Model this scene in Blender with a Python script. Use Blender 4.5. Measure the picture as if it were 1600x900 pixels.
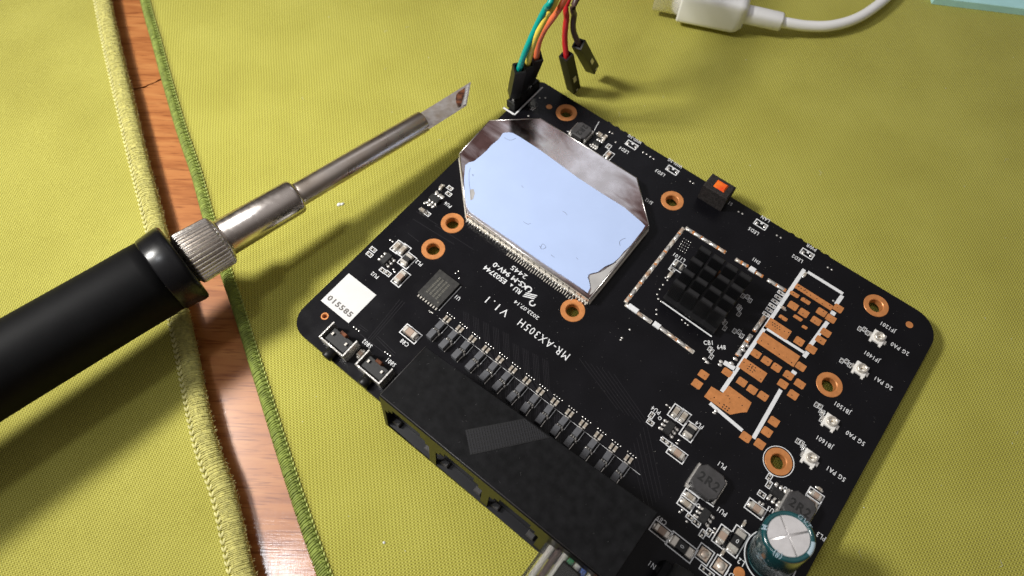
import bpy, bmesh, math, random
from mathutils import Vector, Matrix
random.seed(7)
R = math.radians
sc = bpy.context.scene
for o in list(bpy.data.objects): bpy.data.objects.remove(o)

# ------------------------------------------------------------------ camera
ZB = 0.36                       # height of the board's top face above the mats, cm
CH = 12.143                     # camera above the board's top face, cm
FPX, TILT, ROLL, PHI = 992.54, 0.442096, 0.027642, -0.648775
cam_d = bpy.data.cameras.new('camera')
cam = bpy.data.objects.new('camera', cam_d); sc.collection.objects.link(cam); sc.camera = cam
cam_d.sensor_width = 36; cam_d.lens = FPX / 1600 * 36
CR = Matrix.Rotation(TILT, 3, 'X') @ Matrix.Rotation(ROLL, 3, 'Z')
cam.matrix_world = Matrix.Translation((0, 0, ZB + CH)) @ CR.to_4x4()
cam_d.clip_start = 0.1; cam_d.clip_end = 1000
cam_d.dof.use_dof = True; cam_d.dof.focus_distance = 12.6; cam_d.dof.aperture_fstop = 0.24
sc.render.resolution_x = 1600; sc.render.resolution_y = 900

# ------------------------------------------------------------------ room light
w = bpy.data.worlds.new('World'); sc.world = w; w.use_nodes = True
nt = w.node_tree; bg = nt.nodes['Background']
# a room: pale lit ceiling above, dim walls towards the horizon
_tc = nt.nodes.new('ShaderNodeTexCoord'); _sx = nt.nodes.new('ShaderNodeSeparateXYZ'); _rp = nt.nodes.new('ShaderNodeValToRGB')
nt.links.new(_tc.outputs['Generated'], _sx.inputs[0]); nt.links.new(_sx.outputs[2], _rp.inputs[0]); nt.links.new(_rp.outputs[0], bg.inputs[0])
_rp.color_ramp.elements[0].position = 0.05; _rp.color_ramp.elements[0].color = (0.05, 0.043, 0.038, 1)
_rp.color_ramp.elements[1].position = 0.95; _rp.color_ramp.elements[1].color = (0.46, 0.43, 0.42, 1)
_e = _rp.color_ramp.elements.new(0.55); _e.color = (0.11, 0.095, 0.088, 1)
bg.inputs[1].default_value = 1.0
def area(name, loc, target, size, power, col, size_y=None):
    l = bpy.data.lights.new(name, 'AREA'); l.energy = power; l.color = col
    l.shape = 'RECTANGLE'; l.size = size; l.size_y = size_y or size
    o = bpy.data.objects.new(name, l); sc.collection.objects.link(o)
    o.location = loc
    o.rotation_euler = (Vector(target) - Vector(loc)).to_track_quat('-Z', 'Y').to_euler()
    return o
area('desk_lamp', (-25, 8, 28), (-4, 8, 0), 5.6, 4000, (1.0, 0.975, 0.93)).data.spread = R(80)
area('ceiling_lamp', (-20.8, 0.1, 50), (0, 0, 0), 4.5, 4300, (0.93, 0.96, 1.0))
area('window_light', (10, 60, 60), (0, 5, 0), 34, 1600, (0.86, 0.90, 1.0), 20)
sc.view_settings.view_transform = 'Standard'; sc.view_settings.look = 'None'
sc.view_settings.exposure = -0.22; sc.view_settings.gamma = 1

# ------------------------------------------------------------------ geometry of the picture's rays
DU = Vector((math.cos(PHI), math.sin(PHI))); DV = Vector((-DU.y, DU.x))
def P(px, py, z=0.0):
    """point of the ray through a photo pixel at world height z (cm)"""
    d = CR @ Vector((px - 800, -(py - 450), -FPX))
    t = (z - (ZB + CH)) / d.z
    return Vector((d.x * t, d.y * t, z))
UC, VC = -13.0, 53.0            # board centre in board millimetres
def b(px, py, z=0.0):
    """photo pixel -> board frame (cm, relative to the board centre), z = mm above the board"""
    p = P(px, py, ZB + z / 10)
    q = Vector((p.x, p.y))
    return Vector((q.dot(DU) - UC / 10, q.dot(DV) - VC / 10))
def L(u, v): return Vector(((u - UC) / 10, (v - VC) / 10))

# ------------------------------------------------------------------ materials
def mat(name, col, rough=0.5, metal=0.0, var=0.0, vscale=3.0, bump=0.0, bscale=20.0, rvar=0.0, col2=None, spec=0.5, coat=0.0, trans=0.0, emit=None, ior=1.45):
    m = bpy.data.materials.new(name); m.use_nodes = True
    N = m.node_tree.nodes; K = m.node_tree.links; p = N['Principled BSDF']
    p.inputs['Base Color'].default_value = (*col, 1); p.inputs['Roughness'].default_value = rough
    p.inputs['Metallic'].default_value = metal; p.inputs['Specular IOR Level'].default_value = spec
    p.inputs['Coat Weight'].default_value = coat; p.inputs['Coat Roughness'].default_value = 0.12
    p.inputs['Transmission Weight'].default_value = trans; p.inputs['IOR'].default_value = ior
    if emit:
        p.inputs['Emission Color'].default_value = (*emit[:3], 1); p.inputs['Emission Strength'].default_value = emit[3]
    tc = N.new('ShaderNodeTexCoord')
    def noise(scale, det=4):
        n = N.new('ShaderNodeTexNoise'); n.inputs['Scale'].default_value = scale; n.inputs['Detail'].default_value = det
        K.new(tc.outputs['Object'], n.inputs['Vector']); return n
    if var or col2:
        n = noise(vscale); r = N.new('ShaderNodeValToRGB')
        c2 = col2 or tuple(min(1, c * (1 + var)) for c in col)
        c1 = col if col2 else tuple(c * (1 - var) for c in col)
        r.color_ramp.elements[0].position = 0.35; r.color_ramp.elements[1].position = 0.68
        r.color_ramp.elements[0].color = (*c1, 1); r.color_ramp.elements[1].color = (*c2, 1)
        K.new(n.outputs['Fac'], r.inputs[0]); K.new(r.outputs[0], p.inputs['Base Color'])
    if rvar:
        n = noise(vscale * 1.7, 6); mr = N.new('ShaderNodeMapRange')
        mr.inputs[1].default_value = 0.3; mr.inputs[2].default_value = 0.7
        mr.inputs[3].default_value = max(0.02, rough - rvar); mr.inputs[4].default_value = min(1, rough + rvar)
        K.new(n.outputs['Fac'], mr.inputs[0]); K.new(mr.outputs[0], p.inputs['Roughness'])
    if bump:
        n = noise(bscale); bn = N.new('ShaderNodeBump'); bn.inputs['Strength'].default_value = bump; bn.inputs['Distance'].default_value = 0.01
        K.new(n.outputs['Fac'], bn.inputs['Height']); K.new(bn.outputs[0], p.inputs['Normal'])
    return m

def fabric(name, c_dark, c_mid, c_light, rot, pitch, left=False):
    """knitted cloth: rows of little loops in object space"""
    m = bpy.data.materials.new(name); m.use_nodes = True
    N = m.node_tree.nodes; K = m.node_tree.links; p = N['Principled BSDF']
    p.inputs['Roughness'].default_value = 0.75; p.inputs['Specular IOR Level'].default_value = 0.25
    p.inputs['Sheen Weight'].default_value = 0.15
    tc = N.new('ShaderNodeTexCoord'); mp = N.new('ShaderNodeMapping'); mp.inputs['Rotation'].default_value = (0, 0, rot)
    K.new(tc.outputs['Object'], mp.inputs[0])
    nz = N.new('ShaderNodeTexNoise'); nz.inputs['Scale'].default_value = 1.3; K.new(mp.outputs[0], nz.inputs[0])
    wob = N.new('ShaderNodeVectorMath'); wob.operation = 'MULTIPLY_ADD'; wob.inputs[1].default_value = (0.05, 0.05, 0)
    K.new(nz.outputs['Color'], wob.inputs[0]); K.new(mp.outputs[0], wob.inputs[2])
    sp = N.new('ShaderNodeSeparateXYZ'); K.new(wob.outputs[0], sp.inputs[0])
    def mth(op, a, bb=None, c=None):
        n = N.new('ShaderNodeMath'); n.operation = op
        for i, x in enumerate((a, bb, c)):
            if x is None: continue
            if isinstance(x, (int, float)): n.inputs[i].default_value = x
            else: K.new(x, n.inputs[i])
        return n.outputs[0]
    kx = 2 * math.pi / pitch; ky = 2 * math.pi / (pitch * 0.82)
    sx = mth('SINE', mth('MULTIPLY', sp.outputs[0], kx))
    sy = mth('SINE', mth('MULTIPLY', sp.outputs[1], ky))
    cx = mth('SINE', mth('MULTIPLY', mth('ADD', sp.outputs[0], sp.outputs[1]), kx * 0.5))
    prod = mth('MULTIPLY', sx, sy)
    h = mth('ADD', mth('MULTIPLY', prod, 0.34), mth('ADD', 0.5, mth('MULTIPLY', sx, 0.13)))
    fine = N.new('ShaderNodeTexNoise'); fine.inputs['Scale'].default_value = 42; fine.inputs['Detail'].default_value = 3; K.new(tc.outputs['Object'], fine.inputs[0])
    h2 = mth('ADD', h, mth('MULTIPLY', mth('SUBTRACT', fine.outputs['Fac'], 0.5), 0.55))
    big = N.new('ShaderNodeTexNoise'); big.inputs['Scale'].default_value = 0.5; big.inputs['Detail'].default_value = 5; K.new(tc.outputs['Object'], big.inputs[0])
    h3 = mth('ADD', h2, mth('MULTIPLY', mth('SUBTRACT', big.outputs['Fac'], 0.5), 0.35))
    r = N.new('ShaderNodeValToRGB'); r.color_ramp.elements[0].position = 0.1; r.color_ramp.elements[1].position = 0.95
    r.color_ramp.elements[0].color = (*c_dark, 1); r.color_ramp.elements[1].color = (*c_light, 1)
    e = r.color_ramp.elements.new(0.5); e.color = (*c_mid, 1)
    K.new(h3, r.inputs[0]); K.new(r.outputs[0], p.inputs['Base Color'])
    bn = N.new('ShaderNodeBump'); bn.inputs['Strength'].default_value = 0.8; bn.inputs['Distance'].default_value = 0.016
    K.new(h2, bn.inputs['Height']); K.new(bn.outputs[0], p.inputs['Normal'])
    return m

def wood(name):
    m = bpy.data.materials.new(name); m.use_nodes = True
    N = m.node_tree.nodes; K = m.node_tree.links; p = N['Principled BSDF']
    tc = N.new('ShaderNodeTexCoord'); mp = N.new('ShaderNodeMapping'); mp.inputs['Rotation'].default_value = (0, 0, R(-14)); mp.inputs['Scale'].default_value = (0.35, 2.4, 1)
    K.new(tc.outputs['Object'], mp.inputs[0])
    n1 = N.new('ShaderNodeTexNoise'); n1.inputs['Scale'].default_value = 1.6; n1.inputs['Detail'].default_value = 8; n1.inputs['Distortion'].default_value = 0.6; K.new(mp.outputs[0], n1.inputs[0])
    r = N.new('ShaderNodeValToRGB'); cr = r.color_ramp
    cr.elements[0].position = 0.3; cr.elements[0].color = (0.32, 0.105, 0.027, 1)
    cr.elements[1].position = 0.72; cr.elements[1].color = (0.52, 0.225, 0.070, 1)
    e = cr.elements.new(0.5); e.color = (0.44, 0.165, 0.048, 1)
    K.new(n1.outputs['Fac'], r.inputs[0])
    mp2 = N.new('ShaderNodeMapping'); mp2.inputs['Rotation'].default_value = (0, 0, R(-14)); mp2.inputs['Scale'].default_value = (1.2, 16, 1); K.new(tc.outputs['Object'], mp2.inputs[0])
    n2 = N.new('ShaderNodeTexNoise'); n2.inputs['Scale'].default_value = 1.4; n2.inputs['Detail'].default_value = 6; K.new(mp2.outputs[0], n2.inputs[0])
    r2 = N.new('ShaderNodeValToRGB'); r2.color_ramp.elements[0].position = 0.33; r2.color_ramp.elements[0].color = (0.62, 0.52, 0.46, 1); r2.color_ramp.elements[1].position = 0.46; r2.color_ramp.elements[1].color = (1, 1, 1, 1)
    K.new(n2.outputs['Fac'], r2.inputs[0])
    mx = N.new('ShaderNodeMix'); mx.data_type = 'RGBA'; mx.blend_type = 'MULTIPLY'; mx.inputs['Factor'].default_value = 1
    K.new(r.outputs[0], mx.inputs[6]); K.new(r2.outputs[0], mx.inputs[7]); K.new(mx.outputs[2], p.inputs['Base Color'])
    # worn varnish: glossy, long scratches in two directions
    p.inputs['Roughness'].default_value = 0.3; p.inputs['Coat Weight'].default_value = 0.45
    sc_ = None
    outs = []
    for rot, s in ((R(-72), (40, 0.5, 1)), (R(-14), (0.6, 30, 1))):
        mm = N.new('ShaderNodeMapping'); mm.inputs['Rotation'].default_value = (0, 0, rot); mm.inputs['Scale'].default_value = s; K.new(tc.outputs['Object'], mm.inputs[0])
        nn = N.new('ShaderNodeTexNoise'); nn.inputs['Scale'].default_value = 1.0; nn.inputs['Detail'].default_value = 3; K.new(mm.outputs[0], nn.inputs[0]); outs.append(nn.outputs['Fac'])
    ad = N.new('ShaderNodeMath'); ad.operation = 'ADD'; K.new(outs[0], ad.inputs[0]); K.new(outs[1], ad.inputs[1])
    mr = N.new('ShaderNodeMapRange'); mr.inputs[1].default_value = 0.85; mr.inputs[2].default_value = 1.3; mr.inputs[3].default_value = 0.03; mr.inputs[4].default_value = 0.17
    K.new(ad.outputs[0], mr.inputs[0]); K.new(mr.outputs[0], p.inputs['Coat Roughness'])
    bn = N.new('ShaderNodeBump'); bn.inputs['Strength'].default_value = 0.25; bn.inputs['Distance'].default_value = 0.004
    K.new(ad.outputs[0], bn.inputs['Height']); K.new(bn.outputs[0], p.inputs['Coat Normal'])
    return m

M = {}
M['mat_r'] = fabric('yellow_green_cloth', (0.20, 0.17, 0.018), (0.410, 0.385, 0.055), (0.64, 0.61, 0.15), R(-12), 0.066)
M['mat_l'] = fabric('olive_yellow_cloth', (0.20, 0.175, 0.022), (0.40, 0.372, 0.058), (0.64, 0.61, 0.155), R(17), 0.060)
M['hem_l'] = mat('pale_yellow_thread', (0.56, 0.52, 0.17), 0.85, var=0.2, vscale=14, bump=1.0, bscale=60)
M['hem_r'] = mat('green_thread', (0.25, 0.31, 0.060), 0.7, var=0.25, vscale=9, bump=0.6, bscale=60)
M['stitch_r'] = mat('light_green_stitch', (0.50, 0.56, 0.16), 0.7, var=0.15)
M['stitch_l'] = mat('cream_stitch', (0.68, 0.64, 0.27), 0.7, var=0.15)
M['wood'] = wood('varnished_wood')
M['mask'] = mat('black_solder_mask', (0.0052, 0.005, 0.0066), 0.28, var=0.2, vscale=1.2, rvar=0.06, bump=0.03, bscale=90, spec=0.22)
M['mask_edge'] = mat('board_edge', (0.02, 0.018, 0.015), 0.6)
M['trace'] = mat('raised_trace_mask', (0.014, 0.013, 0.016), 0.3, spec=0.4)
M['copper'] = mat('bare_copper', (0.66, 0.265, 0.088), 0.38, metal=0.3, var=0.10, vscale=9, rvar=0.12, bump=0.12, bscale=50)
M['via'] = mat('via_hole', (0.03, 0.015, 0.01), 0.6)
M['silk'] = mat('white_print', (0.78, 0.79, 0.80), 0.55, var=0.06, vscale=20)
M['solder'] = mat('solder', (0.82, 0.80, 0.76), 0.27, metal=0.75, bump=0.5, bscale=30, rvar=0.1, vscale=20)
M['solder_dirty'] = mat('flux_stained_solder', (0.78, 0.74, 0.66), 0.38, metal=0.5, col2=(0.50, 0.30, 0.18), vscale=5, bump=0.9, bscale=18)
M['tin'] = mat('tinned_terminal', (0.74, 0.70, 0.63), 0.34, metal=0.55, bump=0.3, bscale=40)
M['ceramic'] = mat('tan_ceramic', (0.42, 0.31, 0.24), 0.45, var=0.12)
M['ceramic_grey'] = mat('beige_ceramic', (0.36, 0.31, 0.25), 0.45, var=0.12)
M['ic'] = mat('chip_epoxy', (0.018, 0.018, 0.018), 0.5, var=0.2, vscale=25, bump=0.2, bscale=120)
M['ic_grey'] = mat('dusty_grey_epoxy', (0.028, 0.027, 0.025), 0.5, var=0.35, vscale=12, bump=0.3, bscale=120)
M['ic_print'] = mat('laser_marking', (0.12, 0.115, 0.095), 0.6, var=0.3, vscale=30)
M['ferrite'] = mat('grey_ferrite', (0.055, 0.053, 0.054), 0.42, var=0.15, vscale=8, bump=0.25, bscale=60)
M['ferrite_top'] = mat('grey_filter_body', (0.115, 0.118, 0.128), 0.38, var=0.10, vscale=15, bump=0.15, bscale=90)
M['shield'] = mat('brushed_shield_metal', (0.60, 0.55, 0.545), 0.26, metal=1.0, col2=(0.80, 0.77, 0.78), vscale=1.3, rvar=0.12, bump=0.06, bscale=3)
def shield_mat():  # room reflection painted into the metal's colour, browner towards both ends
    m = mat('painted_reflection_metal', (0.7, 0.66, 0.65), 0.25, metal=1.0, rvar=0.09, vscale=1.6, bump=0.05, bscale=2.5)
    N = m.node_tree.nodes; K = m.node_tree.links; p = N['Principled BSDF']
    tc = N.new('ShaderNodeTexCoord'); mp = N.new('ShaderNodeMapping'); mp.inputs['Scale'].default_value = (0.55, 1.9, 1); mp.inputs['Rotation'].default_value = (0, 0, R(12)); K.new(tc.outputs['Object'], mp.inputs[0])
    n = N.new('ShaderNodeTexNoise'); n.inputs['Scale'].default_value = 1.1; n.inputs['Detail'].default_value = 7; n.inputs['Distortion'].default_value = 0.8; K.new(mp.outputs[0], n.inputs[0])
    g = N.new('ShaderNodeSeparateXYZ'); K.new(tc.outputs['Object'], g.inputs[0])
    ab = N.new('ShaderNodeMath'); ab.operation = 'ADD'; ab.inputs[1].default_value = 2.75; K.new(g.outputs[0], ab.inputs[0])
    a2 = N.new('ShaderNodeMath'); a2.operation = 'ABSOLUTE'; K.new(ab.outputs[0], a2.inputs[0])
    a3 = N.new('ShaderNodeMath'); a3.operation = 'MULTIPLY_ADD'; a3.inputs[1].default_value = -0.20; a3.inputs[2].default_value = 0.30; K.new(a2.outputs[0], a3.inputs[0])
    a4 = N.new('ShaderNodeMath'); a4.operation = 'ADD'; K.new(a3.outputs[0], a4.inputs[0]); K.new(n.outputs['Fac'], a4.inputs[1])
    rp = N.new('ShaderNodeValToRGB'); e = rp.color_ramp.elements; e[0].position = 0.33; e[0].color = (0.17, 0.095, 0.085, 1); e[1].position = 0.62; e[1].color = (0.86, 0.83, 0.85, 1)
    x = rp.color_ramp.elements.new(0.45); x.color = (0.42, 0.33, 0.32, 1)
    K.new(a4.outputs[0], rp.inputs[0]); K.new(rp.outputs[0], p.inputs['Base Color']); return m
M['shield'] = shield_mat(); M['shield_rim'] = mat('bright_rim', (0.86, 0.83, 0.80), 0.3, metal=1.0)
M['pad_blue'] = mat('pale_blue_thermal_pad', (0.47, 0.585, 0.86), 0.5, var=0.02, vscale=1.5, bump=0.12, bscale=2.5, spec=0.15, rvar=0.08)
M['film'] = mat('grey_torn_film', (0.44, 0.43, 0.42), 0.4, var=0.1)
M['scratch'] = mat('dark_scratch', (0.12, 0.13, 0.17), 0.5)
M['sink'] = mat('black_anodised', (0.012, 0.012, 0.013), 0.28, bump=0.15, bscale=60, spec=0.6)
M['foam'] = mat('black_foam', (0.032, 0.028, 0.027), 0.95, var=0.4, vscale=30, bump=1.0, bscale=45, spec=0.15)
M['red'] = mat('orange_red_lens', (0.80, 0.075, 0.012), 0.3, col2=(0.95, 0.20, 0.02), vscale=7, bump=0.3, bscale=20)
M['jack'] = mat('black_jack_plastic', (0.0060, 0.0060, 0.0065), 0.52, col2=(0.0115, 0.0115, 0.0125), vscale=6.0, rvar=0.08, bump=0.25, bscale=50, spec=0.10)
M['jack_gloss'] = mat('black_jack_front', (0.007, 0.007, 0.007), 0.34, spec=0.2)
M['jack_in'] = mat('jack_inside', (0.006, 0.006, 0.008), 0.4)
M['tape'] = mat('ribbed_black_cloth', (0.003, 0.003, 0.0035), 0.5)
M['tape_rib'] = mat('black_tape_rib', (0.026, 0.026, 0.030), 0.45, spec=0.3)
M['sticker'] = mat('white_sticker', (0.68, 0.68, 0.67), 0.5, var=0.03)
M['ink'] = mat('grey_ink', (0.13, 0.12, 0.11), 0.6)
M['teal_sleeve'] = mat('dark_teal_sleeve', (0.008, 0.070, 0.078), 0.20, spec=0.6, var=0.15, vscale=4, coat=0.4)
M['pale_stripe'] = mat('pale_blue_stripe', (0.50, 0.64, 0.72), 0.3, coat=0.3)
M['alu'] = mat('brushed_aluminium', (0.80, 0.78, 0.78), 0.42, metal=0.7, var=0.06, vscale=6, bump=0.1, bscale=60)
M['white_pl'] = mat('white_plastic', (0.92, 0.92, 0.91), 0.28, coat=0.3)
M['cream_pl'] = mat('off_white_connector', (0.86, 0.84, 0.80), 0.35, bump=0.2, bscale=40)
M['gold'] = mat('dull_gold', (0.70, 0.58, 0.40), 0.3, metal=1)
M['handle'] = mat('matte_black_grip', (0.006, 0.006, 0.0065), 0.55, bump=0.2, bscale=120, spec=0.10, var=0.1, vscale=3)
M['collar'] = mat('glossy_black_collar', (0.006, 0.006, 0.007), 0.27, spec=0.4, rvar=0.04)
M['nickel'] = mat('nickel_nut', (0.84, 0.79, 0.73), 0.30, metal=1.0, bump=0.3, bscale=35, rvar=0.08, vscale=8)
M['steel'] = mat('polished_steel_sleeve', (0.74, 0.68, 0.63), 0.24, metal=1.0, bump=0.02, bscale=30, rvar=0.05, vscale=5)
M['shank'] = mat('heat_tinted_shank', (0.70, 0.61, 0.52), 0.31, metal=1.0, col2=(0.78, 0.71, 0.64), vscale=2, bump=0.04, bscale=25, rvar=0.06)
M['blade'] = mat('tinned_blade', (0.66, 0.61, 0.56), 0.33, metal=0.9, col2=(0.50, 0.42, 0.34), vscale=6, bump=0.25, bscale=12)
M['burnt'] = mat('burnt_flux', (0.035, 0.012, 0.006), 0.25, col2=(0.20, 0.07, 0.03), vscale=8, bump=0.6, bscale=20)
M['w_teal'] = mat('teal_insulation', (0.0, 0.36, 0.30), 0.38)
M['w_yellow'] = mat('yellow_insulation', (0.85, 0.66, 0.09), 0.38)
M['w_orange'] = mat('orange_insulation', (0.85, 0.19, 0.075), 0.38)
M['w_red'] = mat('red_insulation', (0.60, 0.02, 0.025), 0.38)
M['w_brown'] = mat('brown_insulation', (0.085, 0.05, 0.042), 0.4)
M['dupont'] = mat('black_crimp_housing', (0.007, 0.007, 0.007), 0.42, spec=0.35)
M['blue_sheet'] = mat('pale_cyan_sheet', (0.50, 0.86, 0.87), 0.5, var=0.04)
M['clear'] = mat('clear_plug_plastic', (0.93, 0.93, 0.88), 0.06, trans=0.97, spec=0.6)
M['pair_w'] = mat('white_core', (0.78, 0.76, 0.72), 0.4); M['pair_g'] = mat('green_core', (0.03, 0.26, 0.10), 0.4)
M['pair_b'] = mat('blue_core', (0.05, 0.13, 0.48), 0.4); M['pair_o'] = mat('orange_core', (0.70, 0.17, 0.04), 0.4); M['pair_n'] = mat('brown_core', (0.08, 0.04, 0.035), 0.4)
M['jacket'] = mat('grey_cable_jacket', (0.42, 0.42, 0.40), 0.5)
M['lint'] = mat('white_lint', (0.78, 0.80, 0.76), 0.7, var=0.1)
M['dust'] = mat('grey_dust', (0.30, 0.29, 0.27), 0.9)
M['cup'] = mat('dark_cup_glaze', (0.03, 0.028, 0.025), 0.3)

# ------------------------------------------------------------------ mesh tools
COL = sc.collection
def link(name, me, parent=None, kind=None):
    o = bpy.data.objects.new(name, me); COL.objects.link(o)
    if parent: o.parent = parent
    if kind: o['kind'] = kind
    return o
class MB:
    def __init__(s): s.v = []; s.f = []; s.sm = []
    def add(s, vs, fs, smooth=False):
        k = len(s.v); s.v += [tuple(x) for x in vs]; s.f += [tuple(i + k for i in f) for f in fs]; s.sm += [smooth] * len(fs); return s
    def box(s, cx, cy, z0, z1, lx, ly, rot=0.0, bev=0.0, taper=0.0):
        """box with chamfered top edges"""
        c, n = math.cos(rot), math.sin(rot)
        def ring(hx, hy, z): return [(cx + x * c - y * n, cy + x * n + y * c, z) for x, y in ((-hx, -hy), (hx, -hy), (hx, hy), (-hx, hy))]
        hx, hy = lx / 2, ly / 2
        if bev:
            rs = [ring(hx, hy, z0), ring(hx - taper, hy - taper, z1 - bev), ring(hx - taper - bev, hy - taper - bev, z1)]
        else: rs = [ring(hx, hy, z0), ring(hx - taper, hy - taper, z1)]
        vs = sum(rs, []); fs = [(3, 2, 1, 0)]
        for k in range(len(rs) - 1):
            for i in range(4):
                j = (i + 1) % 4; fs.append((k * 4 + i, k * 4 + j, k * 4 + 4 + j, k * 4 + 4 + i))
        t = (len(rs) - 1) * 4; fs.append((t, t + 1, t + 2, t + 3))
        return s.add(vs, fs)
    def prism(s, pts, z0, z1, bev=0.0):
        n = len(pts); a = sum(pts[i][0] * pts[(i + 1) % n][1] - pts[(i + 1) % n][0] * pts[i][1] for i in range(n))
        if a < 0: pts = pts[::-1]
        cx = sum(p[0] for p in pts) / n; cy = sum(p[1] for p in pts) / n
        rs = [[(p[0], p[1], z0) for p in pts]]
        if bev:
            rs.append([(p[0], p[1], z1 - bev) for p in pts])
            ins = []
            for i in range(n):
                p = Vector(pts[i][:2]); a_ = (p - Vector(pts[i - 1][:2])).normalized(); b_ = (Vector(pts[(i + 1) % n][:2]) - p).normalized()
                nn = Vector((-a_.y - b_.y, a_.x + b_.x)); l = nn.length
                nn = nn / l if l > 1e-6 else Vector((0, 0)); k = 1 / max(0.5, l / 2)
                ins.append((p.x + nn.x * bev * k, p.y + nn.y * bev * k, z1))
            rs.append(ins)
        else: rs.append([(p[0], p[1], z1) for p in pts])
        vs = sum(rs, []); fs = [tuple(range(n))[::-1], tuple(range((len(rs) - 1) * n, len(rs) * n))]
        for k in range(len(rs) - 1):
            for i in range(n):
                j = (i + 1) % n; fs.append((k * n + i, k * n + j, k * n + n + j, k * n + n + i))
        return s.add(vs, fs)
    def strip(s, p1, p2, wd, z0, z1):
        p1, p2 = Vector(p1[:2]), Vector(p2[:2]); d = (p2 - p1); l = d.length; c = (p1 + p2) / 2
        return s.box(c.x, c.y, z0, z1, l, wd, math.atan2(d.y, d.x))
    def frame(s, cx, cy, lx, ly, wd, z0, z1):
        """rectangular outline from four butted bars"""
        s.box(cx, cy + ly / 2 - wd / 2, z0, z1, lx, wd); s.box(cx, cy - ly / 2 + wd / 2, z0, z1, lx, wd)
        s.box(cx + lx / 2 - wd / 2, cy, z0, z1, wd, ly - 2 * wd); s.box(cx - lx / 2 + wd / 2, cy, z0, z1, wd, ly - 2 * wd)
        return s
    def lathe(s, prof, loc=(0, 0, 0), seg=24, axis=None, smooth=True, flute=0, fd=0.0):
        """prof: list of (radius, height); axis: unit Vector"""
        q = (axis or Vector((0, 0, 1))).to_track_quat('Z', 'Y'); loc = Vector(loc); vs = []; fs = []
        for r_, h in prof:
            for i in range(seg):
                a = 2 * math.pi * i / seg; rr = r_
                if flute: rr = r_ + fd * math.cos(a * flute)
                vs.append(loc + q @ Vector((rr * math.cos(a), rr * math.sin(a), h)))
        for k in range(len(prof) - 1):
            for i in range(seg):
                j = (i + 1) % seg; fs.append((k * seg + i, k * seg + j, k * seg + seg + j, k * seg + seg + i))
        fs.append(tuple(range(seg))[::-1]); fs.append(tuple(range((len(prof) - 1) * seg, len(prof) * seg)))
        return s.add(vs, fs, smooth)
    def tube(s, pts, r, seg=12, rr=None):
        pts = [Vector(p) for p in pts]; vs = []; fs = []; n = len(pts); up = Vector((0.13, 0.21, 0.97)).normalized()
        for i, p in enumerate(pts):
            d = (pts[min(i + 1, n - 1)] - pts[max(i - 1, 0)]).normalized()
            x = up.cross(d)
            if x.length < 1e-3: x = Vector((1, 0, 0)).cross(d)
            x.normalize(); y = d.cross(x); rad = rr[i] if rr else r
            for k in range(seg):
                a = 2 * math.pi * k / seg; vs.append(p + x * math.cos(a) * rad + y * math.sin(a) * rad)
        for i in range(n - 1):
            for k in range(seg):
                j = (k + 1) % seg; fs.append((i * seg + k, i * seg + j, i * seg + seg + j, i * seg + seg + k))
        fs.append(tuple(range(seg))[::-1]); fs.append(tuple(range((n - 1) * seg, n * seg)))
        return s.add(vs, fs, True)
    def blob(s, cx, cy, cz, rx, ry, rz, rot=0.0, seg=8, rings=4, jit=0.0):
        """rounded mound: upper half of an ellipsoid"""
        vs = []; fs = []; c, n = math.cos(rot), math.sin(rot)
        for k in range(rings):
            t = (math.pi / 2) * k / rings
            for i in range(seg):
                a = 2 * math.pi * i / seg; j_ = 1 + random.uniform(-jit, jit)
                x = rx * math.cos(t) * math.cos(a) * j_; y = ry * math.cos(t) * math.sin(a) * j_
                vs.append((cx + x * c - y * n, cy + x * n + y * c, cz + rz * math.sin(t)))
        vs.append((cx, cy, cz + rz))
        for k in range(rings - 1):
            for i in range(seg):
                j = (i + 1) % seg; fs.append((k * seg + i, k * seg + j, k * seg + seg + j, k * seg + seg + i))
        for i in range(seg): fs.append(((rings - 1) * seg + i, (rings - 1) * seg + (i + 1) % seg, rings * seg))
        fs.append(tuple(range(seg))[::-1])
        return s.add(vs, fs, True)
    def ring(s, cx, cy, r0, r1, z0, z1, seg=48):
        vs = []; fs = []
        bv = min(0.008, (z1 - z0) * 0.4)
        prof = [(r1, z0), (r1, z1 - bv), (r1 - bv, z1), (r0 + bv * 2, z1), (r0, z1 - bv * 2), (r0, z0)]; m = len(prof)
        for r_, z in prof:
            for i in range(seg):
                a = 2 * math.pi * i / seg; vs.append((cx + r_ * math.cos(a), cy + r_ * math.sin(a), z))
        for k in range(m):
            for i in range(seg):
                j = (i + 1) % seg; k2 = (k + 1) % m; fs.append((k * seg + i, k * seg + j, k2 * seg + j, k2 * seg + i))
        return s.add(vs, fs, False)
    def mesh(s, name, m):
        me = bpy.data.meshes.new(name); me.from_pydata(s.v, [], s.f)
        for p, f in zip(me.polygons, s.sm): p.use_smooth = f
        me.materials.append(m); me.update(); return me
    def build(s, name, m, parent=None, kind=None): return link(name, s.mesh(name, m), parent, kind)
def thing(name, label, cat, loc=(0, 0, 0), rz=0.0, group=None):
    o = bpy.data.objects.new(name, None); COL.objects.link(o); o.location = loc; o.rotation_euler = (0, 0, rz)
    o.empty_display_size = 0.5; o['label'] = label; o['category'] = cat
    if group: o['group'] = group
    return o
def from_curve(name, cu, m, parent=None, z=None):
    tmp = bpy.data.objects.new('tmp', cu); COL.objects.link(tmp)
    dg = bpy.context.evaluated_depsgraph_get(); me = bpy.data.meshes.new_from_object(tmp.evaluated_get(dg))
    bpy.data.objects.remove(tmp); me.name = name; me.materials.clear(); me.materials.append(m)
    return me
TEXTS = []
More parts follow.
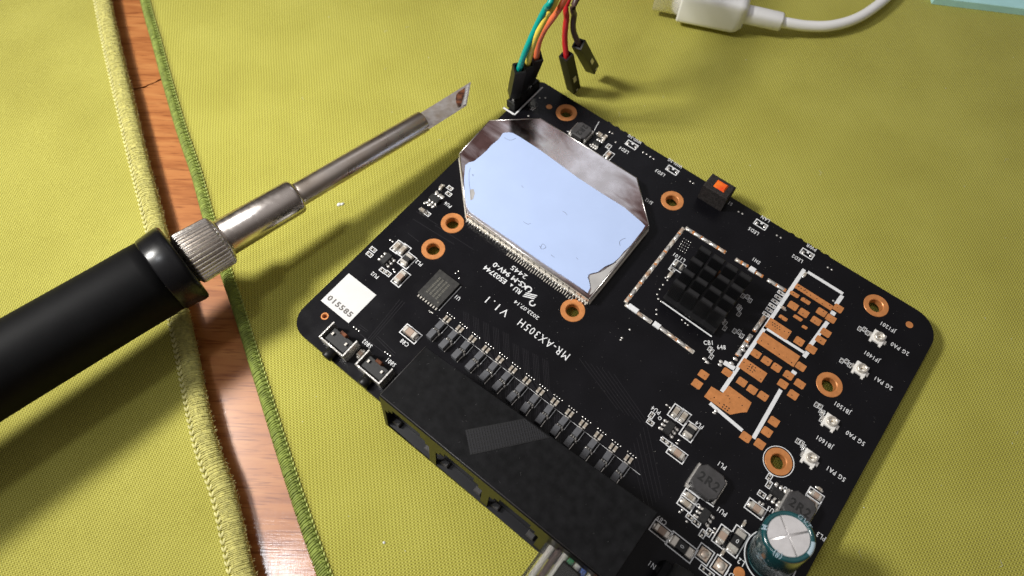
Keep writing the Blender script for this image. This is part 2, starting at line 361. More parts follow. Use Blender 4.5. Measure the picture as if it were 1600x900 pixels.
def text_mesh(s, size, bold=0.0, sx=1.0):
    cu = bpy.data.curves.new('text', 'FONT'); cu.body = s; cu.size = size; cu.align_x = 'CENTER'; cu.align_y = 'CENTER'
    cu.offset = bold; cu.resolution_u = 2; cu.extrude = 0.0012; cu.space_character = 1.16
    return cu
def text(s, x, y, size, rot, parent, m=None, z=0.0045, bold=0.0, sx=1.0, name='printed_text'):
    cu = text_mesh(s, size, bold)
    me = from_curve(name, cu, m or M['silk'])
    o = link(name, me, parent); o.location = (x, y, z); o.rotation_euler = (0, 0, rot); o.scale = (sx, 1, 1); return o
def fill_curve(loops, ext, zmid):
    cu = bpy.data.curves.new('c', 'CURVE'); cu.dimensions = '2D'; cu.fill_mode = 'BOTH'; cu.extrude = ext
    for lp in loops:
        sp = cu.splines.new('POLY'); sp.points.add(len(lp) - 1); sp.use_cyclic_u = True
        for i, p in enumerate(lp): sp.points[i].co = (p[0], p[1], 0, 1)
    return cu
def catmull(pts, n=8):
    pts = [Vector(p) for p in pts]; out = []
    P_ = [pts[0] * 2 - pts[1]] + pts + [pts[-1] * 2 - pts[-2]]
    for i in range(1, len(P_) - 2):
        for k in range(n):
            t = k / n; a, b_, c, d = P_[i - 1], P_[i], P_[i + 1], P_[i + 2]
            out.append(0.5 * ((2 * b_) + (c - a) * t + (2 * a - 5 * b_ + 4 * c - d) * t * t + (3 * b_ - a - 3 * c + d) * t ** 3))
    out.append(pts[-1]); return out

# ================================================================== TABLE
ZT = -0.30
crack = [P(150, 148, ZT), P(196, 136, ZT), P(210, 139, ZT), P(219, 137.5, ZT), P(227, 136, ZT), P(233, 132, ZT), P(240, 130, ZT), P(247, 126, ZT), P(262, 121, ZT)]
table = bpy.data.objects.new('table_top', None); COL.objects.link(table); table['kind'] = 'structure'
table.location = (0, 0, ZT)
far = [(38, 60), (-60, 60)]; x0, x1 = -60, 38
c2 = [(p.x, p.y) for p in crack]
lo = [(x0, c2[0][1] - 9)] + [(x, y - random.uniform(0.012, 0.055)) for x, y in c2] + [(x1, c2[-1][1] + 9), (x1, -40), (x0, -40)]
hi = [(x0, c2[0][1] - 9)] + [(x, y + random.uniform(0.012, 0.05)) for x, y in c2] + [(x1, c2[-1][1] + 9), (x1, 60), (x0, 60)]
for lp in (lo, hi):
    me = from_curve('wood_panel', fill_curve([lp], 0.9, 0), M['wood']); o = link('wood_panel', me, table); o.location = (0, 0, -0.9)
o = MB().box(-11, 10, -2.2, -1.85, 98, 100).build('table_core', M['mask_edge'], table)

# ================================================================== DESK MATS
def wave(x, y): return 0.035 * math.sin(x * 0.55 + 0.4 * y) * math.sin(0.31 * y + 1.2) + 0.02 * math.sin(0.9 * y - 0.5 * x)
def ribbon_edge(pix, z): return catmull([P(x, y, z) for x, y in pix], 10)
left_in = [(132, -160), (151, 0), (194, 200), (228, 340), (269, 504), (306, 685), (337, 778), (363, 895), (395, 1020)]
right_in = [(190, -160), (231, 0), (250, 67), (263, 115), (288, 200), (312, 270), (331, 338), (361, 431), (378, 480), (407, 573), (445, 695), (480, 802), (515, 900), (560, 1020)]
def cloth(edge, side, name_parent, m, base):
    """grid between the hem and the far outer side of the mat, gently uneven, with thickness"""
    nx = 60; vs = []; fs = []; n = len(edge); outer = -32 if side < 0 else 34
    for p in edge:
        for k in range(nx + 1):
            t = (k / nx) ** 1.3; x = p.x + (outer - p.x) * t
            zz = wave(x, p.y) * min(1, abs(x - p.x) / 1.2) * (1.0 if side < 0 else 0.0)
            vs.append((x, p.y, zz))
    top = len(vs)
    for k in range(n - 1):
        for j in range(nx):
            a = k * (nx + 1) + j; q = (a, a + 1, a + nx + 2, a + nx + 1); fs.append(q if side < 0 else q[::-1])
    vs += [(x, y, ZT + 0.01) for x, y, z in vs]
    fs += [tuple(i + top for i in f[::-1]) for f in fs]
    border = [k * (nx + 1) for k in range(n)] + [(n - 1) * (nx + 1) + j for j in range(1, nx + 1)] + [k * (nx + 1) + nx for k in range(n - 2, -1, -1)] + [j for j in range(nx - 1, 0, -1)]
    for i in range(len(border)):
        a, c = border[i], border[(i + 1) % len(border)]; fs.append((a, c, c + top, a + top))
    mb = MB().add(vs, fs, True); return mb.build('cloth', m, name_parent)
def offset_pts(e, d):
    out = []
    for i, p in enumerate(e):
        t = (e[min(i + 1, len(e) - 1)] - e[max(i - 1, 0)]); t.normalize(); out.append(p + Vector((t.y, -t.x, 0)) * d)
    return out
def resample(e, step):
    out = [e[0]]; acc = 0
    for a, c in zip(e, e[1:]):
        l = (c - a).length; s_ = step - acc
        while s_ < l: out.append(a + (c - a) * (s_ / l)); s_ += step
        acc = (l - (s_ - step))
    return out
lm = thing('desk_mat', 'cloth mat with fuzzy pale yellow hem, under the soldering iron grip on the left', 'mat', P(100, 500, ZT))
rm = thing('desk_mat', 'large yellow-green cloth mat with a corded green hem, under the black circuit board', 'mat', P(900, 500, ZT))
def keep(o, par): o.location = -Vector(par.location)
le = ribbon_edge([(x, y) for x, y in left_in], 0.0); re = ribbon_edge(right_in, 0.0)
keep(cloth(le, -1, lm, M['mat_l'], 0), lm); keep(cloth(re, 1, rm, M['mat_r'], 0), rm)
# left hem: a plump fuzzy roll
def hem_roll(edge, d0, wd, m, par, zc, hz, wig, name='hem', fuzz=0, sgn=1):
    e = resample(edge, 0.06); n = len(e); vs = []; fs = []; seg = 14
    for i, p in enumerate(e):
        t = (e[min(i + 1, n - 1)] - e[max(i - 1, 0)]).normalized(); nn = Vector((t.y, -t.x, 0)) * sgn
        for k in range(seg):
            a = 2 * math.pi * k / seg; j = 1 + random.uniform(-wig, wig)
            q = p + nn * (d0 + wd / 2 + math.cos(a) * wd / 2 * j); vs.append((q.x, q.y, zc + math.sin(a) * hz * j))
    for i in range(n - 1):
        for k in range(seg):
            j = (k + 1) % seg; fs.append((i * seg + k, i * seg + j, i * seg + seg + j, i * seg + seg + k))
    o = MB().add(vs, fs, True).build(name, m, par); keep(o, par); return o
hemL_w = 0.38; hemR_w = 0.20
# travel direction is downward (-y): normal (t.y,-t.x) points to -x ; use sgn to send the hem to the gap
hem_roll(le, -0.02, hemL_w, M['hem_l'], lm, -0.05, 0.15, 0.05, sgn=-1)
hem_roll(re, -0.02, hemR_w, M['hem_r'], rm, -0.05, 0.11, 0.02, sgn=1)
def wraps(edge, d0, d1, step, rad, zc, hz, slant, m, par, sgn, jit, name):
    e = resample(edge, step); mb = MB(); n = len(e)
    for i in range(2, n - 2):
        p = e[i]; t = (e[i + 1] - e[i - 1]).normalized(); nn = Vector((t.y, -t.x, 0)) * sgn; pts = []
        o_ = random.uniform(-jit, jit); mid = (d0 + d1) / 2; hw = (d1 - d0) / 2
        for k in range(6):
            a = math.pi * (0.02 + 0.9 * k / 5); q = p + nn * (mid - math.cos(a) * hw) + t * (slant * (k / 5) + o_); pts.append((q.x, q.y, zc + math.sin(a) * hz + random.uniform(-jit, jit) * 0.3))
        mb.tube(pts, rad, 5)
    o = mb.build(name, m, par, 'stuff'); keep(o, par)
wraps(re, -0.03, hemR_w, 0.045, 0.020, -0.05, 0.115, 0.10, M['hem_r'], rm, 1, 0.01, 'hem_threads')
wraps(le, -0.04, hemL_w, 0.034, 0.015, -0.05, 0.155, 0.03, M['hem_l'], lm, -1, 0.012, 'hem_threads')
def stitches(edge, d, step, ln, rad, z, m, par, sgn, ang):
    e = resample(edge, step); mb = MB()
    for i in range(2, len(e) - 2):
        p = e[i]; t = (e[i + 1] - e[i - 1]).normalized(); nn = Vector((t.y, -t.x, 0)) * sgn
        c = p + nn * d; dd = (t * math.cos(ang) + nn * math.sin(ang)) * ln / 2; pts = []
        for k in range(5):
            s_ = -1 + k / 2; pts.append(c + dd * s_ + Vector((0, 0, z + 0.018 * (1 - s_ * s_))))
        mb.tube(pts, rad, 6, rr=[rad * 0.5, rad, rad * 1.1, rad, rad * 0.5])
    o = mb.build('stitching', m, par, 'stuff'); keep(o, par)
stitches(re, -0.045, 0.105, 0.10, 0.017, 0.003, M['stitch_r'], rm, 1, 0.25)
stitches(re, -0.005, 0.105, 0.10, 0.022, 0.014, M['hem_r'], rm, 1, -0.9)
stitches(le, -0.06, 0.13, 0.12, 0.024, 0.004, M['stitch_l'], lm, -1, 0.35)
stitches(le, 0.0, 0.13, 0.11, 0.026, 0.035, M['stitch_l'], lm, -1, -0.5)
# fuzz of the left hem
mb = MB(); e = resample(le, 0.006)
for i in range(3, len(e) - 3):
    p = e[i]; t = (e[i + 1] - e[i - 1]).normalized(); nn = Vector((t.y, -t.x, 0)) * -1
    a = random.uniform(0.1, math.pi * 0.75); base = p + nn * (hemL_w / 2 + math.cos(math.pi - a) * -hemL_w / 2 * 1.0) + Vector((0, 0, -0.05 + math.sin(a) * 0.16))
    out = (nn * math.cos(a) + Vector((0, 0, 1)) * math.sin(a) + t * random.uniform(-.8, .8)).normalized() * random.uniform(0.02, 0.055)
    mb.tube([base, base + out * 0.5 + t * random.uniform(-.008, .008), base + out], 0.003, 3)
o = mb.build('fuzz', M['stitch_l'], lm, 'stuff'); keep(o, lm)

# ================================================================== CIRCUIT BOARD
board = thing('circuit_board', 'black circuit board with jack block, copper rings and shiny shield, lying on the right mat', 'circuit board',
              (UC / 10 * DU.x + VC / 10 * DV.x, UC / 10 * DU.y + VC / 10 * DV.y, ZB), PHI)
T = 0.16
RINGS = [(885, 176), (1050.5, 313.5), (707, 348.5), (677, 389), (895, 485), (1369, 477.5), (1296, 601), (1216.5, 721)]
def arc(cx, cy, r, a0, a1, n=8): return [(cx + r * math.cos(R(a0 + (a1 - a0) * i / n)), cy + r * math.sin(R(a0 + (a1 - a0) * i / n))) for i in range(n + 1)]
ul, vb, ur, vt = -65.6, 10.6, 40.1, 95.25
def LL(lst): return [tuple(L(*p)) for p in lst]
outl = arc(ul + 4.5, vb + 4.5, 4.5, 180, 270) + arc(ur - 3, vb + 3, 3, 270, 360) + arc(ur - 5.5, vt - 5.5, 5.5, 0, 90)
# breakaway nibbles along the far edge
def nib(u_from, u_to):
    pts = []; n = 5
    for i in range(n):
        uc = u_from + (u_to - u_from) * (i + 0.5) / n
        for a in (0, 45, 90, 135, 180): pts.append((uc + 0.62 * math.cos(R(a)), vt - 0.12 + 0.30 * math.sin(R(a))))
    return pts
qa = b(1300, 402); qb = b(1232, 362)
outl += nib(qa.x * 10 + UC, qb.x * 10 + UC)
qa = b(1012, 226); qb = b(946, 188)
outl += nib(qa.x * 10 + UC, qb.x * 10 + UC)
outl += arc(ul + 2.2, vt - 2.2, 2.2, 90, 180)
HR = 0.142; OR = 0.26
loops = [LL(outl)]
for x, y in RINGS:
    c = b(x, y); loops.append([(c.x + (HR + 0.012) * math.cos(2 * math.pi * i / 32), c.y + (HR + 0.012) * math.sin(2 * math.pi * i / 32)) for i in range(32)])
small_holes = [(507.5, 494)]
for x, y in small_holes:
    c = b(x, y); loops.append([(c.x + 0.05 * math.cos(2 * math.pi * i / 16), c.y + 0.05 * math.sin(2 * math.pi * i / 16)) for i in range(16)])
cu = fill_curve(loops, T / 2, 0); cu.bevel_depth = 0.0
me = from_curve('substrate', cu, M['mask']); sub = link('substrate', me, board); sub.location = (0, 0, -T / 2)
for x, y in RINGS:
    c = b(x, y); MB().ring(c.x, c.y, HR, OR, -0.158, 0.008).build('copper_ring', M['copper'], board)
c = b(1216.5, 721); MB().ring(c.x, c.y, OR + 0.018, OR + 0.034, 0.0, 0.005).build('printed_circle', M['silk'], board)
for x, y, r_ in ((858, 167, 0.075), (1421, 507.5, 0.075), (507.5, 494, 0.0), (1155, 895, .10)):
    c = b(x, y)
    if r_: MB().lathe([(r_, -0.01), (r_, 0.004), (r_ * .95, 0.006)], (c.x, c.y, 0), 20, smooth=False).build('copper_dot', M['copper'], board)
    else:
        MB().ring(c.x, c.y, 0.042, 0.085, -0.14, 0.006, 24).build('copper_ring', M['copper'], board)
        MB().lathe([(0.042, -0.14), (0.042, -0.10)], (c.x, c.y, 0), 16).build('rivet', M['ceramic'], board)
# stand-off stubs below the board: soldered legs that touch the mat
mb = MB()
for u, v in [(-62, 88), (-62, 84), (-30, 16), (-20, 16), (-5, 16), (8, 16), (-58, 16), (34, 33), (37, 88), (-30, 90), (36, 50), (20, 16), (0, 50), (-30, 60)]:
    q = L(u, v); mb.lathe([(0.05, -ZB + 0.002), (0.08, -T - 0.05), (0.12, -T)], (q.x, q.y, 0), 8)
mb.build('solder_joints', M['solder'], board, 'stuff')

SZ0, SZ1 = 0.0006, 0.0050       # printed ink
def sil_line(p1, p2, wd=0.02, name='printed_line'):
    return MB().strip(p1, p2, wd, SZ0, SZ1).build(name, M['silk'], board)
_cache = {}
def shared(key, fn):
    if key not in _cache: _cache[key] = fn()
    return _cache[key]
def terminals(px, c, rot, Lm, Wm, Hm, m='tin'):
    pass
def chip_cap(px, py, Lm=2.0, Wm=1.25, Hm=0.9, ori='u', body='ceramic', outline=True, name='chip_capacitor', mark=None):
    c = b(px, py, Hm * 0.6); l, w_, h = Lm / 10, Wm / 10, Hm / 10; rot = {'u': 0, 'v': R(90)}[ori] if isinstance(ori, str) else ori
    l *= 0.90; w_ *= 0.86; tl = l * 0.26
    me = shared((name, Lm, Wm, Hm, body), lambda: MB().box(0, 0, 0.004, h, l - 2 * tl, w_ * 0.96, bev=0.008).mesh(name, M[body]))
    o = link(name, me, board); o.location = (c.x, c.y, 0); o.rotation_euler = (0, 0, rot)
    mt = shared(('term', Lm, Wm, Hm), lambda: MB().box(0, 0, 0.002, h * 1.03, tl, w_, bev=0.012).mesh('terminal', M['tin']))
    for s_ in (-1, 1):
        t = link('terminal', mt, o); t.location = (s_ * (l / 2 - tl / 2), 0, 0)
    mf = shared(('fil', Lm, Wm, Hm), lambda: MB().blob(0, 0, 0.001, 0.035, w_ * 0.52, h * 0.42).mesh('solder', M['solder']))
    for s_ in (-1, 1): f = link('solder', mf, o); f.location = (s_ * (l / 2 + 0.012), 0, 0)
    if mark: text(mark, 0, 0, 0.11, R(90), o, z=h + 0.004, name='printed_digit')
    if outline:
        ox, oy = (l + 0.12, w_ + 0.11)
        me = shared(('ol', Lm, Wm), lambda: MB().frame(0, 0, ox, oy, 0.019, SZ0, SZ1).mesh('printed_outline', M['silk']))
        f = link('printed_outline', me, board); f.location = (c.x, c.y, 0); f.rotation_euler = (0, 0, rot)
    return o
def small_res(px, py, ori='u', outline=True, body='ic'):
    return chip_cap(px, py, 1.05, 0.55, 0.32, ori, body, False, 'chip_resistor') if not outline else (chip_cap(px, py, 1.05, 0.55, 0.32, ori, body, True, 'chip_resistor'))
def sot(px, py, Lm=2.9, Wm=1.6, Hm=1.1, ori='v', n=3, body='ic', name='driver_chip', pinw=0.04, reach=0.07):
    """small chip with n gull legs a side"""
    c = b(px, py, Hm * .6); rot = 0 if ori == 'u' else R(90); l, w_, h = Lm / 10, Wm / 10, Hm / 10
    o = link(name, shared((name, Lm, Wm, body), lambda: MB().box(0, 0, 0.01, h, l, w_, bev=0.012, taper=0.005).mesh(name, M[body])), board)
    o.location = (c.x, c.y, 0); o.rotation_euler = (0, 0, rot)
    for s_ in (-1, 1):
        for k in range(n):
            x = (k - (n - 1) / 2) * l / n
            mm = shared(('leg', reach, pinw, h), lambda: MB().box(0, -0.005, 0.004, 0.016, pinw, reach).box(0, -reach * .35, 0.016, h * 0.55, pinw, 0.012).blob(0, reach * 0.35, 0.001, pinw * .95, reach * .55, 0.028).mesh('leg', M['solder']))
            t = link('leg', mm, o); t.location = (x, s_ * (w_ / 2 + reach / 2), 0); t.rotation_euler = (0, 0, 0 if s_ > 0 else math.pi)
    return o
def pads(pxs, rx=0.035, ry=0.025, name='solder_pad'):
    for x, y in pxs:
        c = b(x, y); o = link(name, shared(('pad', rx, ry), lambda: MB().blob(0, 0, 0.0005, rx, ry, 0.014).mesh(name, M['solder'])), board); o.location = (c.x, c.y, 0)

# ---- printed words (they read from the far side: turned half round)
def T180(s, px, py, mm, bold=0.0012, sx=0.86, rot=math.pi, z=0.0035, k=0.80):
    mm *= k * 0.92
    c = b(px, py); o = text(s, c.x, c.y, mm / 10 * 1.42, rot, board, z=z, bold=bold, sx=sx * 0.95); return o
def spanned(s_, p1, p2, mm, bold, sp=1.0):
    """print between two pixels, right to left as it stands on the board"""
    a_, c_ = b(*p1), b(*p2); m_ = (a_ + c_) / 2; cu = text_mesh(s_, mm / 10 * 1.38, bold); cu.space_character = sp
    me = from_curve('printed_text', cu, M['silk']); xs = [v.co.x for v in me.vertices]
    o = link('printed_text', me, board); o.location = (m_.x, m_.y, 0.0035); o.rotation_euler = (0, 0, math.pi); o.scale = (abs(a_.x - c_.x) / (max(xs) - min(xs)), 1, 1)
spanned('MR-AX305H', (889, 557), (811, 503), 1.75, 0.0, 1.25)
spanned('V1.1', (792, 490), (760, 466), 1.75, 0.0, 1.35)
spanned('E503744', (791, 441), (757, 417), 1.15, 0.0025)
spanned('RU', (814, 457), (804, 450), 1.15, 0.0025)
spanned('XS-M 94V-0', (825, 450), (771, 412), 1.2, 0.0025)
spanned('2445', (823, 433), (799, 417), 1.15, 0.0)
spanned('2023.07.14', (842, 497), (804, 471), 0.85, 0.0005)
c = b(799, 446); MB().prism([(c.x - .035, c.y + .03), (c.x + .035, c.y + .03), (c.x, c.y - .04)], SZ0, SZ1).build('printed_mark', M['silk'], board)
# emblem of the board maker: slanted bars with hooked ends
c = b(829, 463); ang = 0
mb = MB()
for k in range(3):
    y = (k - 1) * 0.045
    mb.prism([(c.x - 0.13, c.y + y - 0.013 - 0.05), (c.x + 0.10, c.y + y - 0.013 + 0.05), (c.x + 0.10, c.y + y + 0.013 + 0.05), (c.x - 0.13, c.y + y + 0.013 - 0.05)], SZ0, SZ1)
for (ox, oy, a0, a1) in ((-0.13, 0.10, -70, 200), (0.13, -0.10, 110, 380)):
    pr = [(c.x + ox + 0.06 * math.cos(R(a0 + (a1 - a0) * i / 10)), c.y + oy + 0.06 * math.sin(R(a0 + (a1 - a0) * i / 10))) for i in range(11)]
    for p, q in zip(pr, pr[1:]): mb.strip(p, q, 0.03, SZ0, SZ1)
mb.build('printed_emblem', M['silk'], board)
for s, x, y, mm in [('L1101', 1061, 402, 1.25), ('SH1', 1181.5, 407.5, 1.2), ('SH2', 1014, 314.5, 1.2), ('LED4', 975, 234.5, 1.2), ('WIFI-5G', 992, 217.5, 1.1), ('LED3', 1031.5, 270, 1.2), ('WIFI-2G', 1055, 255, 1.1),
                    ('LED5', 1177.5, 361, 1.2), ('LAN', 1196, 342, 1.2), ('LED2', 1246, 404, 1.2), ('PWR', 1268, 386.5, 1.2), ('JF1201', 1387, 511, 1.25), ('JF1401', 1362, 557, 1.25),
                    ('2G PA0', 1406, 545, 1.25), ('2G PA1', 1380, 598.5, 1.25), ('JB1501', 1316, 637, 1.25), ('5G PA0', 1336.5, 684.5, 1.25), ('JB1601', 1288, 690.5, 1.25), ('5G PA1', 1306, 740, 1.25),
                    ('U1', 715, 465, 1.2), ('PL2', 655, 411, 1.2), ('PU2', 586, 430, 1.2), ('PU6', 700, 320, 1.2), ('S802', 574, 537, 1.25), ('S801', 611, 566, 1.25), ('C88', 632.5, 535.5, 1.25),
                    ('PL1', 1128, 727, 1.25), ('PU1', 1128, 799, 1.25), ('C89', 1034, 813, 1.25), ('CN1', 1022, 885, 1.25), ('PL3', 1283, 838, 1.25), ('U3', 1204, 796, 1.2), ('L2', 1158, 878, 1.4), ('D1', 1140, 897, 1.3),
                    ('PL4', 1093, 664, 1.2), ('PU4', 1025, 641, 1.2), ('J5', 832, 170, 1.3), ('S1', 1141, 318, 1.2)]:
    T180(s, x, y, mm)
T180('CB1', 1107, 536, 1.35, 0.002, rot=-PHI, k=.75); T180('648', 1127, 543, 1.35, 0.002, rot=-PHI, k=.75)

# ---- faint traces and vias
mb = MB()
for k in range(9):
    x0, y0 = 724 + 15.5 * k, 486 + 8 * k + (10 if k > 4 else 0)
    for j in range(4):
        p0 = b(x0 + j * 2.6, y0 + j * 1.2); p1 = b(x0 + 3 + j * 2.6, y0 + 46 + j * 1.2); p2 = b(x0 + 18 + j * 2.6, y0 + 70 + j * 1.2); p3 = b(x0 + 20 + j * 2.6, y0 + 110 + 4 * k + j * 1.2)
        for a, c in ((p0, p1), (p1, p2), (p2, p3)): mb.strip(a, c, 0.010, 0.0003, 0.0026)
for j in range(3):
    a, c, d = b(594 + j * 3, 598 - 0 * j), b(566 + j * 4, 528 - j), b(640 + j * 4, 462 + j * 2)
    mb.strip(b(573 + 4 * j, 532 - 0 * j), b(625 + 4 * j, 468 + 2 * j), 0.012, 0.0003, 0.0026)
for (p, q) in (((590, 525), (618, 552)), ((588, 528), (616, 556)), ((562, 507), (575, 517)), ((560, 510), (573, 519)), ((563, 522), (600, 551)), ((645, 342), (710, 382)), ((650, 330), (685, 352)), ((637, 364), (655, 378)), ((680, 352), (740, 390))):
    mb.strip(b(*p), b(*q), 0.012, 0.0003, 0.0026)
for k in range(7):
    mb.strip(b(905 + k * 9, 560 + k * 4), b(965 + k * 9, 640 + k * 5), 0.010, 0.0003, 0.0026)
for k in range(6):
    mb.strip(b(1010 + k * 5, 800 - k * 5), b(985 + k * 5, 700 - k * 8), 0.009, 0.0003, 0.0026)
mb.build('traces', M['trace'], board, 'stuff')
sil_line(b(686, 497), b(1000, 742), 0.006)
mb = MB()
occupied = [(-66, 52, -19, 86)]
for k in range(950):
    u = random.uniform(ul + 2, ur - 2); v = random.uniform(vb + 14, vt - 2)
    if -66 < u < -19 and 52 < v < 86: continue
    q = L(u, v); r_ = random.choice((0.006, 0.008, 0.011)); mb.box(q.x, q.y, 0.0004, 0.0035, r_ * 1.6, r_ * 1.6, random.random())
mb.build('vias', M['trace'], board, 'stuff')
mb = MB()
for k in range(420):
    u = random.uniform(ul + 1, ur - 1); v = random.uniform(vb + 2, vt - 1)
    if -66 < u < -19 and 52 < v < 86: continue
    q = L(u, v); r_ = random.uniform(0.002, 0.0052); mb.blob(q.x, q.y, 0.0004, r_ * random.uniform(1, 2), r_, r_, random.random() * 3, 5, 2)
mb.build('dust', M['dust'], board, 'stuff')

# ---- sticker
def quad(pxs, z=0.0):
    cs = [b(x, y, z) for x, y in pxs]; c = sum(cs, Vector((0, 0))) / 4
    us = sorted(p.x for p in cs); vs_ = sorted(p.y for p in cs)
    return c, (us[2] + us[3] - us[0] - us[1]) / 2, (vs_[2] + vs_[3] - vs_[0] - vs_[1]) / 2
c, lx, ly = quad([(544.5, 427.5), (588, 460.5), (546, 505), (501, 471)])
st = MB().box(c.x, c.y, 0.001, 0.012, lx, ly).build('white_sticker', M['sticker'], board)
text('015585', c.x, c.y - ly * 0.31, 0.165, 0, st, M['ink'], z=0.0135, bold=0.005, sx=1.22)

# ---- mounting of the shield: octagonal can with solder skirt, thermal pad
HS = 2.6
SH = [b(765, 188, HS), b(845, 185, HS), b(995, 278, HS), b(1014, 352, HS), b(921, 467, HS), b(729, 333, HS), b(718, 240, HS)]
# push the lower long edge parallel to the board's edge
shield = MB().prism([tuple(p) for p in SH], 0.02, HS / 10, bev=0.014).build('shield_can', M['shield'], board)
for i in range(len(SH)):      # folded bright rim round the lid
    p, q = SH[i], SH[(i + 1) % len(SH)]; MB().tube([(p.x, p.y, HS / 10 - 0.012), (q.x, q.y, HS / 10 - 0.012)], 0.013, 8).build('lid_rim', M['shield_rim'], shield)
# seam rail round the foot of the can, with solder fillets and perforations
def rail(p, q, wd, z1, off):
    d = (q - p).normalized(); n = Vector((d.y, -d.x)); return p + n * off, q + n * off
mb = MB(); sb = MB(); slots = MB()
cen = sum(SH, Vector((0, 0))) / len(SH)
for i in range(len(SH)):
    p, q = SH[i], SH[(i + 1) % len(SH)]; d = (q - p); n = Vector((d.y, -d.x)).normalized()
    if n.dot((p + q) / 2 - cen) < 0: n = -n
    mb.strip(p + n * 0.022, q + n * 0.022, 0.030, 0.0, 0.075)
    mb.strip(p + n * 0.012, q + n * 0.012, 0.012, 0.085, HS / 10 - 0.035)
    ln = d.length; k = int(ln / 0.075)
    for j in range(k):
        if i != 4: continue
        t = (j + 0.5) / k; c = p + d * t + n * 0.045
        sb.blob(c.x, c.y, 0.0, 0.030, random.uniform(0.03, 0.05), random.uniform(0.05, 0.10), math.atan2(d.y, d.x), 8, 3, 0.1)
        if i in (3, 4) and j % 2 == 0:
            c2_ = p + d * t + n * 0.018; slots.box(c2_.x, c2_.y, 0.10, 0.20, 0.018, 0.012, math.atan2(d.y, d.x))
mb.build('can_rail', M['tin'], shield); sb.build('solder_fillets', M['solder'], shield, 'stuff'); slots.build('slots', M['mask'], shield, 'stuff')
# pins of parts soldered along the lower long side
p, q = SH[4], SH[5]; d = q - p; n = Vector((d.y, -d.x)).normalized()
if n.dot((p + q) / 2 - cen) < 0: n = -n
mb = MB()
for k in range(30):
    t = 0.10 + 0.52 * k / 29; c = p + d * t + n * 0.12; mb.box(c.x, c.y - random.uniform(-.01, .01), 0.0005, 0.012, 0.016, 0.075, 0)
mb.build('pin_row', M['tin'], board, 'stuff')
PAD = [(727, 258), (733, 254), (741, 252), (752, 243), (760, 236), (768, 227), (779, 218), (786, 208), (795, 207), (801, 208), (812, 214), (840, 232), (868, 252), (900, 276), (935, 299), (975, 324), (1001, 346), (1008, 353),
       (1003, 361), (985, 384), (975, 393), (968, 402), (958, 411), (946, 416), (934, 425), (921, 428), (918, 434), (921, 440), (922, 450), (918, 458), (905, 448), (880, 431), (845, 408), (800, 376), (765, 352), (734, 330), (729, 322), (726, 300), (725, 280)]
padp = [tuple(b(x, y, HS + 0.15)) for x, y in PAD]
me = from_curve('thermal_pad', fill_curve([padp], 0.010, 0), M['pad_blue']); pad = link('thermal_pad', me, board); pad.location = (0, 0, HS / 10 + 0.0115)
film = [tuple(b(x, y, HS + 0.05)) for x, y in [(985, 385), (976, 395), (959, 412), (936, 426), (922, 430), (920, 438), (924, 452), (921, 461), (927, 457), (950, 429), (975, 399)]]
me = from_curve('torn_film', fill_curve([film], 0.003, 0), M['film']); o = link('torn_film', me, board); o.location = (0, 0, HS / 10 + 0.005)
film = [tuple(b(x, y, HS + 0.3)) for x, y in [(734, 296), (740, 295), (742, 302), (739, 311), (735, 313), (734, 305)]]
me = from_curve('torn_film', fill_curve([film], 0.001, 0), M['film']); o = link('torn_film', me, pad); o.location = (0, 0, 0.0115)
for pts in ([(735, 262), (733, 270), (733, 285), (735, 300), (737, 312)], [(843, 384), (847, 389), (853, 386), (848, 381), (844, 388)], [(969, 384), (968, 378), (972, 374), (977, 372)],
            [(930, 426), (938, 424), (950, 416), (962, 409)], [(919, 428), (920, 436), (922, 446)], [(738, 272), (739, 275), (740, 273)], [(788, 215), (797, 219), (806, 216)], [(815, 290), (818, 293)], [(879, 330), (883, 332), (886, 336)],
            [(861, 398), (866, 402)], [(818, 346), (824, 350), (829, 349)], [(900, 402), (903, 405)]):
    pp = catmull([Vector((*b(x, y, HS + 0.25), 0.0115)) for x, y in pts], 4)
    MB().tube(pp, 0.0035, 5).build('scratch', M['scratch'], pad)

# ---- U1 flash chip with faint markings
c, lx, ly = quad([(686, 420), (719, 443), (684, 481), (653, 458)], 0.9)
u1 = MB().box(c.x, c.y, 0.004, 0.09, lx, ly, bev=0.006).build('memory_chip', M['ic_grey'], board)
for k in range(8):
    MB().box(c.x - lx / 2 + lx * (k + 0.5) / 8, c.y - ly / 2 - 0.022, 0.001, 0.022, lx / 20, 0.045).build('leg', M['tin'], u1)
mb = MB()
for r_ in range(4):
    xx = c.x + lx * (-0.24 + 0.15 * r_); y = c.y - ly * 0.30
    while y < c.y + ly * 0.30:
        w_ = random.uniform(0.014, 0.03); mb.box(xx, y, 0.0905, 0.0915, 0.048, w_); y += w_ + 0.012
mb.lathe([(0.02, 0.0905), (0.02, 0.0915)], (c.x + lx * .36, c.y - ly * .36, 0), 10, smooth=False)
mb.build('laser_marks', M['ic_print'], u1, 'stuff')
sil_line(Vector((c.x + lx / 2 + 0.03, c.y - ly / 2)), Vector((c.x + lx / 2 + 0.03, c.y + ly / 2)), 0.015)
pads([(717.5, 435), (716, 424), (712, 427), (474 + 200, 488), (671, 486), (676, 489)], 0.022, 0.018)

